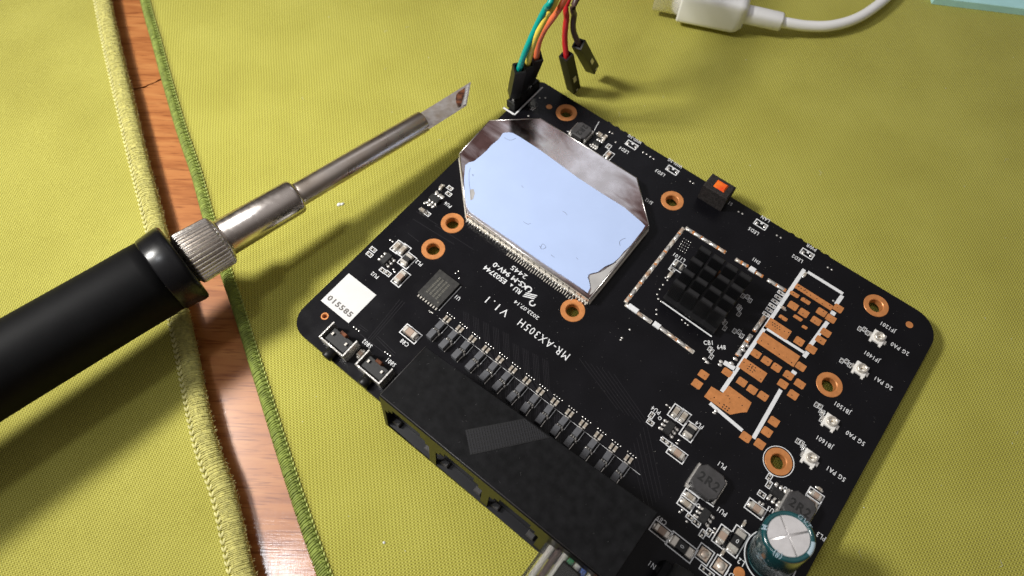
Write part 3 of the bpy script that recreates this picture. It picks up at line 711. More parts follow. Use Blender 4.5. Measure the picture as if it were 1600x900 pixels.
# ---- PU2 cluster, PU6 cluster
def outl(px, py, lx, ly, n=2):
    """empty printed box with two small joints"""
    c = b(px, py); me = shared(('of', lx, ly), lambda: MB().frame(0, 0, lx / 10, ly / 10, 0.016, SZ0, SZ1).mesh('printed_outline', M['silk']))
    o = link('printed_outline', me, board); o.location = (c.x, c.y, 0)
    me = shared(('jt',), lambda: MB().box(0, 0, 0.001, 0.02, 0.034, 0.040, bev=0.006).mesh('joint', M['tin']))
    for s_ in (-1, 1):
        if lx >= ly: t = link('joint', me, o); t.location = (s_ * lx / 44, 0, 0)
        else: t = link('joint', me, o); t.location = (0, s_ * ly / 44, 0)
chip_cap(620.5, 384, 2.0, 1.2, 0.9, 'v', 'ceramic_grey'); chip_cap(630, 389.5, 2.0, 1.2, 0.9, 'v', 'ceramic_grey')
chip_cap(635.5, 405, 2.6, 2.0, 1.0, 'v', 'ic', name='power_inductor')
sot(603.5, 404.5, 2.7, 1.5, 1.0, 'v', 3)
outl(583, 390, 1.6, 1.0); outl(577.5, 397.5, 1.6, 1.0); outl(598, 422.5, 1.5, 1.0); outl(606, 427.5, 1.5, 1.1)
chip_cap(625.5, 432.5, 3.0, 1.6, 1.1, 'v', 'ceramic')
pads([(610, 375), (613.5, 377.5), (615, 421), (617, 425)], 0.03, 0.022)
sot(679.5, 310.5, 2.6, 1.4, 0.9, 'u', 3, reach=0.10)
chip_cap(690, 291.5, 1.2, 0.8, 0.7, 'v', 'ceramic_grey', False); outl(703, 294, 1.5, 1.0); outl(701, 303, 1.5, 1.0)
chip_cap(660, 328, 1.4, 0.8, 0.8, 'u', 'ceramic_grey', False); outl(668, 334, 1.4, 1.1)
pads([(664, 317), (670, 320), (676, 323), (682, 300), (690, 307)], 0.03, 0.045)

# ---- C88 by the jack block
chip_cap(641, 519.5, 3.4, 1.7, 1.3, 'u', 'ceramic')

# ---- tactile side switches
def side_switch(pxs, bpx):
    c, lx, ly = quad(pxs, 3.0); hz = 0.30
    o = MB().box(c.x, c.y, 0.03, hz - 0.05, lx - 0.14, ly - 0.12, bev=0.015).build('side_button', M['ic'], board)
    m2 = MB()
    for s_ in (-1, 1): m2.box(c.x + s_ * (lx / 2 - 0.015), c.y, 0.0, hz + 0.03, 0.030, ly)
    m2.box(c.x, c.y - ly / 2 + 0.016, 0.0, hz + 0.01, lx - 0.064, 0.030)
    m2.build('metal_bracket', M['solder'], o)
    MB().box(c.x, c.y + ly / 2 - 0.06, 0.14, hz + 0.02, lx * 0.22, 0.07, bev=0.01).build('brown_latch', M['burnt'], o)
    for s_ in (-1, 1): MB().box(c.x + s_ * lx * .27, c.y + 0.02, hz - 0.02, hz - 0.005, 0.04, 0.06).build('post', M['tin'], o)
    k = MB().lathe([(0.115, 0), (0.115, 0.19), (0.10, 0.205)], (c.x, c.y - ly / 2, 0.11), 20, Vector((0, -1, 0))).build('push_stem', M['dupont'], o)
    return o
side_switch([(522, 504), (497, 527), (536, 557), (560, 534)], 0)
side_switch([(577.5, 546), (554, 570), (592, 600), (615, 579)], 0)
pads([(553, 511), (557, 514), (561, 517), (602, 550), (606, 553), (610, 556)], 0.022, 0.022)
chip_cap(563, 552, 1.6, 1.0, 0.9, 'v', 'ceramic', False)

# ---- fourteen filter pairs along the jacks
for i in range(14):
    u = -40.63 + 3.4725 * i; v = 32.05
    q = L(u, v)
    q = q + Vector((random.uniform(-.008, .008), random.uniform(-.008, .008)))
    for s_ in (-0.45, 0.45):
        me = shared(('rr',), lambda: MB().box(0, 0, 0.002, 0.032, 0.055, 0.11, bev=0.006).mesh('chip_resistor', M['ceramic_grey']))
        o = link('chip_resistor', me, board); o.location = (q.x + s_ / 10, q.y - 0.03, 0)
        me = shared(('rt',), lambda: MB().box(0, 0.048, 0.002, 0.034, 0.058, 0.03, bev=.006).box(0, -0.048, 0.002, 0.034, 0.058, 0.03, bev=.006).mesh('terminal', M['tin']))
        link('terminal', me, o)
    for k in range(4):
        me = shared(('vd',), lambda: MB().blob(0, 0, 0.0005, 0.017, 0.017, 0.012).mesh('solder_pad', M['solder']))
        o = link('solder_pad', me, board); o.location = (q.x - 0.09 + 0.062 * k, q.y + 0.085, 0)
    # upper filter
    me = shared(('fu',), lambda: MB().box(0, 0, 0.006, 0.125, 0.125, 0.175, bev=0.008).mesh('line_filter', M['ferrite_top']))
    o = link('line_filter', me, board); o.location = (q.x + random.uniform(-.006, .006), q.y - 0.245, 0); o.rotation_euler[2] = random.uniform(-.05, .05)
    teeth = shared(('te', i % 5), lambda: MB().blob(-0.05, -0.125, 0, random.uniform(.015, .03), random.uniform(.03, .05), .09, 0, 8, 3, .15).blob(0.0, -0.13, 0, random.uniform(.015, .025), random.uniform(.03, .055), .085, 0, 8, 3, .15).blob(0.052, -0.128, 0, random.uniform(.015, .03), random.uniform(.03, .05), .09, 0, 8, 3, .15).box(-0.048, -0.118, 0.001, 0.075, 0.028, 0.055, bev=0.014).box(0.0, -0.118, 0.001, 0.075, 0.028, 0.055, bev=0.014).box(0.048, -0.118, 0.001, 0.075, 0.028, 0.055, bev=0.014).box(0.0, 0.11, 0.001, 0.045, 0.10, 0.045, bev=0.012).mesh('leads', M['solder']))
    link('leads', teeth, o)
    me = shared(('fl',), lambda: MB().box(0, 0, 0.006, 0.155, 0.130, 0.205, bev=0.008).mesh('line_filter', M['ferrite_top']))
    o2 = link('line_filter', me, board); o2.location = (q.x - 0.01 + random.uniform(-.008, .008), q.y - 0.50 + random.uniform(-.01, .01), 0); o2.rotation_euler[2] = random.uniform(-.06, .06)
    link('leads', shared(('te2',), lambda: MB().blob(0.095, 0.10, 0.0, 0.026, 0.050, 0.06).box(0.090, -0.02, 0.001, 0.022, 0.012, 0.16).mesh('leads', M['solder'])), o2)
    p1 = Vector((q.x + 0.105, q.y - 0.15)); p2 = Vector((q.x + 0.105, q.y - 0.34))
    me = shared(('sl',), lambda: MB().box(0, 0, SZ0, SZ1, 0.010, 0.22).mesh('printed_line', M['silk'])); o3 = link('printed_line', me, board); o3.location = (p1.x, p1.y - 0.10, 0)

# ---- mid right cluster
chip_cap(1056.5, 643, 2.0, 1.2, 0.9, 'v', 'ceramic_grey'); chip_cap(1068.5, 651, 2.0, 1.2, 0.9, 'v', 'ceramic_grey')
chip_cap(1078.5, 673, 2.6, 2.0, 1.1, 'v', 'ic', name='power_inductor')
sot(1045.5, 669, 2.7, 1.5, 1.0, 'v', 3)
outl(1018, 649, 1.0, 1.4); outl(1016, 660, 1.5, 1.0); outl(1038, 688.5, 1.5, 1.0); outl(1046, 694.5, 1.5, 1.1)
chip_cap(1059, 708, 2.8, 1.4, 1.0, 'u', 'ceramic')
pads([(1042, 633), (1047, 637), (1061, 688), (1058, 693), (1034, 684)], 0.03, 0.022)
c = b(1031, 653.5); MB().ring(c.x, c.y, 0.022, 0.036, SZ0, SZ1, 16).build('printed_circle', M['silk'], board)

# ---- power inductors marked 2R2
def inductor(px, py, sz, hz, trot):
    c = b(px, py, hz); s_ = sz / 20; k = s_ * 0.62
    pts = [(c.x - s_, c.y - k), (c.x - k, c.y - s_), (c.x + k, c.y - s_), (c.x + s_, c.y - k), (c.x + s_, c.y + k), (c.x + k, c.y + s_), (c.x - k, c.y + s_), (c.x - s_, c.y + k)]
    o = MB().prism(pts, 0.015, hz / 10, bev=0.02).build('marked_inductor', M['ferrite'], board)
    for sg in (-1, 1):
        MB().box(c.x + sg * (s_ + 0.005), c.y, 0.002, hz / 10 * 0.6, 0.05, s_ * 1.7, bev=0.015).box(c.x + sg * (s_ - 0.03), c.y + sg * (s_ - 0.03), 0.002, 0.06, 0.09, 0.09, bev=.01).build('terminal', M['solder'], o)
    text('2R2', c.x, c.y, sz / 10 * 0.44, trot, o, M['ic'], z=hz / 10 + 0.001, bold=0.006)
    return o
inductor(1107.5, 753, 5.4, 2.4, 0); inductor(909, 203, 4.2, 1.6, R(-90)); inductor(1250, 794, 5.2, 2.4, R(0))
c = b(1107, 756); sil_line(b(1075, 764), b(1115, 792), 0.02); sil_line(b(1228, 783), b(1215, 792), 0.016)
chip_cap(1079, 776.5, 2.0, 1.1, 0.9, 'u', 'ceramic_grey'); chip_cap(1073, 787, 2.0, 1.1, 0.9, 'u', 'ceramic_grey')
sot(1101, 806.5, 2.7, 1.5, 1.0, 'v', 3); outl(1078, 808, 1.5, 1.0); outl(1088, 817, 1.6, 1.1); outl(1098, 834, 1.1, 1.5); outl(1107.5, 832, 1.1, 1.5)
c = b(1091, 790); MB().ring(c.x, c.y, 0.022, 0.036, SZ0, SZ1, 16).build('printed_circle', M['silk'], board)
chip_cap(1129.5, 837.5, 2.8, 1.5, 1.1, 'v', 'ceramic'); chip_cap(1151.5, 845.5, 4.4, 2.1, 0.7, 'v', 'ic', name='zero_ohm_link', mark='0')
chip_cap(1065.5, 854.5, 4.6, 2.1, 0.7, 'u', 'ic', name='zero_ohm_link', mark='0'); chip_cap(1034, 829.5, 3.0, 1.5, 1.1, 'u', 'ceramic')
chip_cap(1163, 818, 0.9, 0.6, 0.5, 'v', 'ceramic_grey', False); chip_cap(1130, 863, 1.0, 0.6, 0.5, 'v', 'ceramic_grey', False)
pads([(1117, 826), (1115, 832), (1066, 797), (1062, 800), (1073, 815), (1095, 838)], 0.03, 0.024)
for x, y in ((1100, 866), (1125.5, 884.5)):
    c = b(x, y); MB().box(c.x, c.y, 0.001, 0.03, 0.20, 0.20, bev=0.01).blob(c.x, c.y, 0.02, 0.08, 0.09, 0.045, jit=.1).build('solder_pad', M['solder_dirty'], board)
    MB().frame(c.x, c.y, 0.29, 0.29, 0.018, SZ0, SZ1).build('printed_outline', M['silk'], board)
outl(1104, 893, 2.8, 1.0)
# ---- cluster above the big capacitor
sot(1216, 772, 2.8, 1.6, 1.1, 'u', 3, reach=0.09); outl(1202, 745.5, 1.0, 1.4); outl(1201.5, 757, 1.0, 1.5); outl(1190, 772.5, 1.5, 1.1)
chip_cap(1182.5, 794.5, 2.8, 1.4, 1.1, 'u', 'ceramic'); chip_cap(1275.5, 774, 2.0, 1.1, 0.9, 'u', 'ceramic'); chip_cap(1269, 786, 2.0, 1.1, 0.9, 'u', 'ceramic')
chip_cap(1281, 764, 0.9, 0.6, 0.5, 'u', 'ceramic_grey', False); pads([(1187, 785), (1192, 788), (1237, 768)], 0.028, 0.035)
c = b(1227, 763.5); MB().ring(c.x, c.y, 0.022, 0.036, SZ0, SZ1, 16).build('printed_circle', M['silk'], board)
# ---- cluster near the upper ring
chip_cap(937.5, 210, 1.5, 0.9, 0.8, 'u', 'ceramic_grey', False); chip_cap(945.5, 214.5, 1.5, 0.9, 0.8, 'v', 'ceramic_grey', False)
sot(933, 223.5, 1.8, 1.2, 0.8, 'u', 3, reach=.08); chip_cap(951, 241.5, 1.8, 1.0, 0.8, 'v', 'ceramic'); outl(951, 229, 1.2, 1.4); pads([(953, 206), (957, 208.5), (923, 226), (927, 229), (931, 232), (962, 222)], 0.026, 0.026)
sil_line(b(922, 216), b(936, 190), 0.014); sil_line(b(886, 205), b(905, 216), 0.014)
# ---- LED footprints and paired dots
for x, y in ((987, 226.5), (1050.5, 266), (1188.5, 351), (1261, 396.5)):
    c = b(x, y); MB().frame(c.x, c.y, 0.30, 0.17, 0.022, SZ0, SZ1).box(c.x, c.y + 0.04, SZ0, SZ1, 0.05, 0.05).build('printed_outline', M['silk'], board)
    pads([(x - 6, y - 2.5), (x + 6.5, y + 3)], 0.036, 0.045)
pads([(1005, 238), (1010.5, 241), (1016.5, 245), (1021.5, 248.5), (1078.5, 283.5), (1083.5, 286.5), (1154, 331), (1160, 334), (1214, 368), (1220, 371.5), (1293.5, 418), (1299.5, 421.5), (843, 153), (852, 153), (826, 181), (984, 515), (972, 528), (970, 531), (1302, 470)], 0.028, 0.022)

# ---- antenna connectors
for x, y in ((1374.5, 526), (1347, 575.5), (1300, 658), (1268, 715)):
    c = b(x, y, 0.8)
    o = MB().box(c.x, c.y, 0.0, 0.05, 0.26, 0.26, bev=0.01).box(c.x - 0.10, c.y - 0.15, 0.0, 0.035, 0.05, 0.05, bev=.01).box(c.x + 0.10, c.y - 0.15, 0.0, 0.035, 0.05, 0.05, bev=.01).build('antenna_socket', M['cream_pl'], board)
    MB().ring(c.x, c.y, 0.062, 0.098, 0.05, 0.12, 24).build('contact_ring', M['tin'], o)
    MB().lathe([(0.016, 0.05), (0.016, 0.10), (0.008, 0.11)], (c.x, c.y, 0), 8).build('centre_pin', M['gold'], o)
    MB().box(c.x - 0.155, c.y - 0.02, 0.0, 0.03, 0.05, 0.10, bev=0.008).box(c.x + 0.155, c.y - 0.02, 0.0, 0.03, 0.05, 0.10, bev=0.008).build('terminal', M['solder'], o)
def zigzag(px, py, rot, n=4):
    """slanted row of tiny printed boxes with joints"""
    c = b(px, py); mb = MB(); jt = MB()
    for k in range(n):
        a = (k - (n - 1) / 2) * 0.085; x = c.x + math.cos(rot) * a; y = c.y + math.sin(rot) * a + (0.02 if k % 2 else -0.02)
        mb.frame(x, y, 0.075, 0.11, 0.010, SZ0, SZ1); jt.blob(x, y + .02, 0.001, 0.016, 0.014, 0.018).blob(x, y - .025, 0.001, 0.016, 0.014, 0.018)
    o = mb.build('printed_outline', M['silk'], board); jt.build('joint', M['solder'], o)
for x, y, rt in ((1350, 516, 0.1), (1322, 566, 0.1), (1281, 637, R(-20)), (1252, 694, R(-20)), (1167, 465, 0), (1155, 484, R(-60)), (1154, 520, 0), (1132, 506, R(-50)), (1111, 550, R(-50)), (1284, 648, R(-60)), (1256, 703, R(-60))):
    zigzag(x, y, rt, 3)
pads([(1101, 561), (1125, 570), (1105, 566), (1127, 565)], 0.05, 0.035)

# ---- empty shield frame: tinned strip with copper spots
def solder_strip(p1, p2, wd=0.085):
    p1, p2 = b(*p1), b(*p2); d = p2 - p1; ln = d.length; a = math.atan2(d.y, d.x)
    o = MB().strip(p1, p2, wd, 0.0004, 0.006).build('tinned_strip', M['tin'], board)
    n = max(1, round(ln / 0.19)); 
    for k in range(n):
        t0 = k / n; c = p1 + d * ((k + 0.5) / n)
        mb = MB(); l_ = ln / n * random.choice((0.86, 1.0, 1.08, 1.1))
        mb.blob(c.x, c.y, 0.003, l_ * 0.5, wd * 0.52, random.uniform(0.018, 0.032), a, 12, 4, 0.10)
        mb.build('solder', M['solder_dirty'] if random.random() < 0.35 else M['solder'], o)
        if random.random() < 0.55:
            c = p1 + d * min(.97, (k + 1.0) / n); MB().box(c.x, c.y, 0.001, 0.020, random.uniform(.035, .06), wd * random.uniform(.7, 1.0), a + .15, bev=0.006).build('copper_spot', M['copper'], o)
for p, q in (((1068.5, 356), (977, 473)), ((1071, 356), (1134, 395)), ((1149, 405), (1168, 416)), ((1170, 419), (1191, 432)), ((1199, 437), (1227, 454)), ((977, 475.5), (1018, 504)), ((1030, 511), (1084, 551)),
             ((1195, 494), (1178, 518)), ((1174, 523), (1151, 556))):
    solder_strip(p, q)
for x, y, l_ in ((989.5, 482, 2.4), (1026.5, 508, 1.6), (1176, 421, 1.4)):
    c = b(x, y, .3); MB().box(c.x, c.y, 0.001, 0.045, l_ / 10, 0.115, bev=0.01).build('clip', M['silk'], board)
for k in range(6):
    x, y = 1220 - k * 4.6, 458 + k * 6.6; outl(x, y, 1.5, 0.8)
for k in range(5):
    x, y = 1170 - k * 6, 548 + k * 1 + k * 6; c = b(x - 3, y - 8); MB().blob(c.x, c.y, 0.001, 0.06, 0.04, 0.03).build('solder_pad', M['solder'], board)
mb_ = []
for rr_ in range(5):
    for cc in range(4):
        mb_.append((1068.5 + cc * 3.6 - rr_ * 2.2 + cc * 0, 373 + cc * 2.0 + rr_ * 4.0))
pads(mb_, 0.013, 0.013)
chip_cap(1061, 414, 1.8, 1.5, 0.9, 'u', 'ic', name='power_inductor'); outl(1050, 421, 1.4, 1.0); chip_cap(1048, 428, 1.4, 0.9, 0.8, 'v', 'ceramic_grey', False)
pads([(1040, 434), (1043, 438), (1036, 445), (1031, 452), (1027, 460), (1029, 467), (1033, 471), (1026, 484), (1026, 491), (1066, 500), (1071, 505), (1075, 508)], 0.026, 0.022)
sil_line(b(1032, 470), b(1112, 526), 0.03)
c = b(1102, 405.5); 

# ---- heat sink: base and a field of upright pins
hc0 = b(1032, 470, 1.2); hc1 = b(1112, 526, 1.2)
hx0, hx1 = hc0.x, hc1.x; hy0 = (hc0.y + hc1.y) / 2 + 0.06; hy1 = hy0 + 1.30
sink = MB().box((hx0 + hx1) / 2, (hy0 + hy1) / 2, 0.10, 0.19, hx1 - hx0, hy1 - hy0, bev=0.01).build('heat_sink', M['sink'], board)
MB().box((hx0 + hx1) / 2, (hy0 + hy1) / 2, 0.0, 0.10, hx1 - hx0 - 0.12, hy1 - hy0 - 0.12).build('processor_chip', M['ic'], board)
nu, nv = 4, 4; pu = (hx1 - hx0) / nu; pv = (hy1 - hy0) / nv
pin = MB().box(0, 0, 0.189, 0.80, pu * 0.86, pv * 0.34, bev=0.020)
for k in range(7): pin.box((k - 3) * pu * 0.115, -pv * 0.175, 0.20, 0.76, pu * 0.05, 0.014)
pinm = pin.mesh('fin', M['sink'])
for i in range(nu):
    for j in range(nv):
        o = link('fin', pinm, sink); o.location = (hx0 + pu * (i + 0.5), hy0 + pv * (j + 0.5), 0)
MB().ring(*b(1102, 406, 4), 0.028, 0.05, 0.19, 0.40, 16).build('spring_pin', M['tin'], sink)
MB().ring(*b(1123, 424, 4), 0.02, 0.036, 0.19, 0.40, 16).build('spring_pin', M['copper'], sink)

# ---- bare radio section: thick white lines and copper pads
for p, q, wd in (((1256.5, 421), (1127.5, 612), 0.080), ((1262, 425), (1317, 459), 0.070), ((1316, 462), (1306, 476), 0.085), ((1303, 487), (1300, 492), 0.10), ((1293, 503), (1265, 541), 0.085), ((1262, 550), (1256, 558), 0.085), ((1242, 580), (1239, 584), 0.10), ((1220, 609), (1177, 685), 0.078),
                 ((1193.5, 511), (1257, 551.5), 0.06), ((1131, 566), (1149, 577), 0.10), ((1109, 630), (1160, 673), 0.07)):
    c = MB().strip(b(*p), b(*q), wd, SZ0, SZ1 + 0.001).build('printed_line', M['silk'], board)
PADS = [(1241, 460, 2.0, 0.95), (1258.5, 470.5, 2.0, 0.95), (1239, 478, 2, 1.7), (1255.5, 489, 2, 1.7), (1223.5, 497, 1.8, .85), (1246.5, 497, 1.9, .8), (1283.5, 488, 2, 1.6), (1275, 501.5, 2, 1.6), (1257, 511.5, 1.1, .7), (1309.5, 482, 1.9, 1.7), (1298, 498, 2, 1.6),
        (1290, 520, 2, 1.6), (1282, 531.5, 2, 1.5), (1248.5, 533.5, 1.9, 1.7), (1267.5, 545.5, 2, 1.7), (1181, 553, 1.9, 1.6), (1197.4, 564, 1.9, 1.6), (1213, 574.5, 1.8, 1.6), (1136, 582, 1.9, 1.5), (1099, 585.5, 1.9, 1.6), (1089, 600, 1.9, 1.7), (1159, 597, 1.9, 1.6),
        (1175, 609, 1.9, 1.6), (1192, 619, 1.9, 1.6), (1251, 573, 1.9, 1.6), (1232, 586.5, 1.9, 1.6), (1249.5, 600, 2, 1.6), (1223, 600, 1.9, 1.6), (1239, 617, 1.9, 1.7), (1209, 659, 1.9, 1.7), (1198, 675, 1.9, 1.7), (1165, 683, 2.0, 1.7), (1187, 694, 1.9, 1.7)]
vias = MB()
def via(x, y, r_=0.012): vias.lathe([(r_, 0.008), (r_, 0.0093)], (x, y, 0), 8, smooth=False)
PZ = 0.0085
for x, y, lx, ly in PADS:
    c = b(x, y); lx, ly = lx / 10, ly / 10; k = 0.02
    pts = [(c.x - lx / 2, c.y - ly / 2), (c.x + lx / 2 - k, c.y - ly / 2), (c.x + lx / 2, c.y - ly / 2 + k), (c.x + lx / 2, c.y + ly / 2), (c.x - lx / 2 + k, c.y + ly / 2), (c.x - lx / 2 + k * .6, c.y + ly / 2 - k * .6), (c.x - lx / 2, c.y + ly / 2 - k)]
    MB().prism(pts, 0.0004, PZ - 0.0005).build('copper_pad', M['copper'], board)
    via(c.x + random.uniform(-.04, .04), c.y + random.uniform(-.04, .04), random.choice((.006, .008, .012)))
for p, q, wd in (((1243, 446), (1300, 482), 0.13), ((1199, 503.5), (1233, 524.5), 0.25), ((1186.5, 527), (1245, 565), 0.29), ((1158, 566), (1194, 591), 0.25)):
    a_, c_ = b(*p), b(*q); c_.y = a_.y = (a_.y + c_.y) / 2; MB().strip(a_, c_, wd, 0.0004, PZ - 0.0005).build('copper_pad', M['copper'], board)
    for k in range(6): t = (k + .5) / 6; via(a_.x + (c_.x - a_.x) * t, a_.y + random.uniform(-.3, .3) * wd, random.choice((.007, .012, .014)))
poly = [b(x / 4.09 + 1060, y / 4.09 + 500) for x, y in ((210, 425), (282, 468), (322, 420), (467, 528), (437, 590), (400, 592), (330, 606), (163, 490))]
MB().prism([tuple(p) for p in poly], 0.0004, PZ - 0.0005).build('copper_pad', M['copper'], board)
for r_ in range(3):
    for k in range(3):
        c = b(1132, 636); via(c.x + .055 * k - 0.03, c.y - .055 * r_ + 0.03, .016); c = b(1174, 575); via(c.x + .055 * k - .05, c.y - .055 * r_ + .05, .014)
for k in range(12): c = b(random.uniform(1110, 1165), random.uniform(616, 640)); via(c.x, c.y, random.choice((.008, .012)))
for r_ in range(2):
    for k in range(4): c = b(1247 + k * 4.5 - r_ * 2.5, 448 + k * 3 + r_ * 4); via(c.x, c.y, .013)
for k in range(8): c = b(1207 + (k % 4) * 3.6, 504 + (k % 4) * 2.4 + (k // 4) * 4 - (k % 4) * 0); via(c.x, c.y, .013)
vias.build('pad_vias', M['via'], board, 'stuff')
pads([(1119, 642), (1116, 645)], 0.04, 0.03)
chip_cap(1258, 428.5, 1.0, 0.6, 0.5, 'v', 'ceramic_grey', False); chip_cap(1224, 481, 1.0, 0.6, 0.6, 'u', 'ceramic', False)

# ---- foam block with a glowing-orange lens on the far edge
tz = 5.0
c, lx, ly = quad([(1112, 270), (1150, 289.5), (1139.5, 312), (1100, 290)], tz)
blk = MB().box(c.x, c.y, 0.0, tz / 10, lx, ly, bev=0.03).build('foam_block', M['foam'], board)
MB().box(c.x + 0.02, c.y, tz / 10 - 0.01, tz / 10 + 0.035, 0.27, 0.22, bev=0.03).build('orange_lens', M['red'], blk)

# ---- four-port jack block
HJ = 13.0
ztop = HJ / 10
j0 = L(-36.05, 10.35); j1 = L(12.6, 10.85); j2 = L(12.6, 24.3); j3 = L(-35.85, 21.95)
jb = MB(); z0 = -0.02
dep = 0.18
def lerp(a, c, t): return a + (c - a) * t
# shell: top plate, sides, back, dividers, floor
jb.prism([tuple(j0), tuple(j1), tuple(j2), tuple(j3)], ztop - 0.14, ztop, bev=0.012)
jack = jb.build('jack_block', M['jack'], board)
MB().box((j0.x + j1.x) / 2, j0.y - 0.04, -0.19, -0.06, j1.x - j0.x + 0.02, 0.30).build('front_lip', M['jack_in'], jack)
for xs in (j0.x, j1.x - 0.05):
    tri = [(j0.y + .02, ztop - .02), (j0.y - 0.19, -0.15), (j0.y + .02, -0.15)]
    MB().add([(xs, y, z) for y, z in tri] + [(xs + 0.05, y, z) for y, z in tri], [(0, 1, 2), (5, 4, 3), (0, 3, 4, 1), (1, 4, 5, 2), (2, 5, 3, 0)]).build('cheek', M['jack_gloss'], jack)
wl = MB()
wl.strip(lerp(j3, j2, 0) + Vector((0, -0.07)), lerp(j3, j2, 1) + Vector((0, -0.07)), 0.12, 0.0, ztop - 0.142)
wl.build('back_wall', M['jack'], jack)
fy0 = 0.05
for k in range(5):
    x = lerp(j0, j1, k / 4).x + (0.07 if k == 0 else (-0.07 if k == 4 else 0)); wd = 0.13 if k in (0, 4) else 0.10
    MB().box(x, (j0.y + j3.y) / 2 - 0.02, 0.0, ztop - 0.142, wd, (j3.y - j0.y) - 0.20).build('divider', M['jack_in'], jack)
MB().box((j0.x + j1.x) / 2, (j0.y + j3.y) / 2 - 0.05, -0.02, 0.10, j1.x - j0.x - 0.05, j3.y - j0.y - 0.1).build('floor', M['jack_in'], jack)
# sloping front with four stepped openings
FW = j1.x - j0.x; HF = ztop + 0.16; pitch = FW / 4
face = [(0, 0), (FW, 0), (FW, HF), (0, HF)]; lps = [face]; tabs = []
for k in range(4):
    cx = pitch * (k + 0.5); 
    hole = [(cx - 0.53, 0.06), (cx + 0.53, 0.06), (cx + 0.53, 0.90), (cx + 0.44, 0.90), (cx + 0.44, 1.05), (cx + 0.33, 1.05), (cx + 0.33, 1.22), (cx - 0.33, 1.22), (cx - 0.33, 1.05), (cx - 0.44, 1.05), (cx - 0.44, 0.90), (cx - 0.53, 0.90)]
    lps.append(hole)
me = from_curve('front_face', fill_curve(lps, 0.02, 0), M['jack_gloss']); ff = link('front_face', me, jack)
slope = math.atan2(0.19, HF)
ff.location = (j0.x, j0.y - 0.19 - 0.01, -0.16); ff.rotation_euler = (R(90) - slope, 0, math.atan2(j1.y - j0.y, j1.x - j0.x))
for k in range(4):
    cx = j0.x + pitch * (k + 0.5)
    MB().box(cx, j0.y + 0.45, 0.10, 0.5, 0.7, 0.5, bev=.02).build('contact_block', M['dupont'], jack)
    for s_ in (-1, 1):
        MB().box(cx + s_ * 0.40, j0.y - 0.06, -0.05, 0.06, 0.16, 0.12, bev=0.02).build('shield_tab', M['ferrite'], jack)
    mb = MB()
    for q in range(8): mb.tube([(cx - 0.36 + q * 0.1, j0.y + 0.2, 0.35), (cx - 0.36 + q * 0.1, j0.y + 0.6, 0.9)], 0.012, 5)
    mb.build('contacts', M['gold'], jack)
# dust and rubbed marks on the top
mb = MB()
for k in range(45):
    u_, v_ = random.random() ** 1.5, random.random(); p_ = lerp(lerp(j0, j1, u_), lerp(j3, j2, u_), 0.04 + 0.92 * v_); q_ = random.uniform(.0025, .006)
    if random.random() < .7: mb.blob(p_.x, p_.y, ztop, q_ * random.uniform(1, 2.2), q_, .003, random.random() * 3, 5, 2)
    else: a = random.random() * 3.1; l_ = random.uniform(.05, .22); mb.strip(p_, p_ + Vector((math.cos(a), math.sin(a))) * l_ * .3, 0.0035, ztop, ztop + 0.0012)
mb.build('scuffs', M['ferrite'], jack, 'stuff')
for p_, q_ in ((j0, j1), (j3, j0)): MB().tube([(p_.x, p_.y, ztop - 0.006), (q_.x, q_.y, ztop - 0.006)], 0.009, 6).build('painted_edge_glint', M['ferrite'], jack)  # edge highlight painted as paler grey tubes along front and left
# ribbed tape patch on the top
tp = [b(727, 672, HJ), b(820, 654, HJ), b(859, 684, HJ), b(735, 711, HJ)]
ext = [tuple(tp[0]), tuple(lerp(tp[0], tp[1], .5)), tuple(tp[1]), tuple(lerp(tp[1], tp[2], .5)), tuple(tp[2]), tuple(tp[3])]
tape = MB().prism(ext, ztop + 0.0005, ztop + 0.008).build('tape_patch', M['tape'], jack)
ribs = MB(); wef = MB()
nr = 22
for k in range(nr):
    t = (k + 0.5) / nr; a_ = lerp(tp[0], tp[1] + (tp[2] - tp[1]) * 0.0, t * 1.0); 
    # ribs run across the patch, following its left end
    d = (tp[3] - tp[0]); topx = lerp(tp[0], tp[1], t)
    # clip on the lower edge tp3->tp2 and the slanted end
    p = topx; best = 0
    for s_ in range(1, 41):
        q = p + d * (s_ / 40 * 1.05)
        e1 = tp[2] - tp[3]; inside = (e1.x * (q.y - tp[3].y) - e1.y * (q.x - tp[3].x)) > 0.0
        if not inside: break
        best = s_
    if best > 2: ribs.strip(p + d * 0.03, p + d * ((best - 1) / 40 * 1.05), 0.014, ztop + 0.0078, ztop + 0.017)
for k in range(9):   # ribs of the slanted right end
    t = (k + 0.5) / 9; p = lerp(tp[1], tp[2], t); d = (tp[3] - tp[0]); best = 0
    for s_ in range(1, 41):
        q = p + d * (s_ / 40); e1 = tp[2] - tp[3]
        if not (e1.x * (q.y - tp[3].y) - e1.y * (q.x - tp[3].x)) > 0: break
        best = s_
    if best > 2: ribs.strip(p + d * 0.02, p + d * ((best - 1) / 40), 0.014, ztop + 0.0078, ztop + 0.017)
for k in range(1, 5):
    t = k / 5; a_ = lerp(tp[0], tp[3], t); c_ = lerp(tp[1], tp[2], t) if t < 1 else tp[2]; ribs.strip(a_, lerp(a_, c_, 0.985), 0.007, ztop + 0.0081, ztop + 0.0145)
ribs.build('ribs', M['tape_rib'], tape, 'stuff')

# ---- power socket right of the jacks
c = b(1052, 948, 6)
ps = MB().box(c.x, c.y, 0.0, 0.45, 0.9, 1.1, bev=0.02).build('power_socket', M['jack'], board)
MB().lathe([(0.30, 0), (0.32, 0.02), (0.32, 1.2), (0.28, 1.22)], (c.x, c.y + 0.60, 0.42), 28, Vector((0, -1, 0))).build('barrel', M['dupont'], ps)


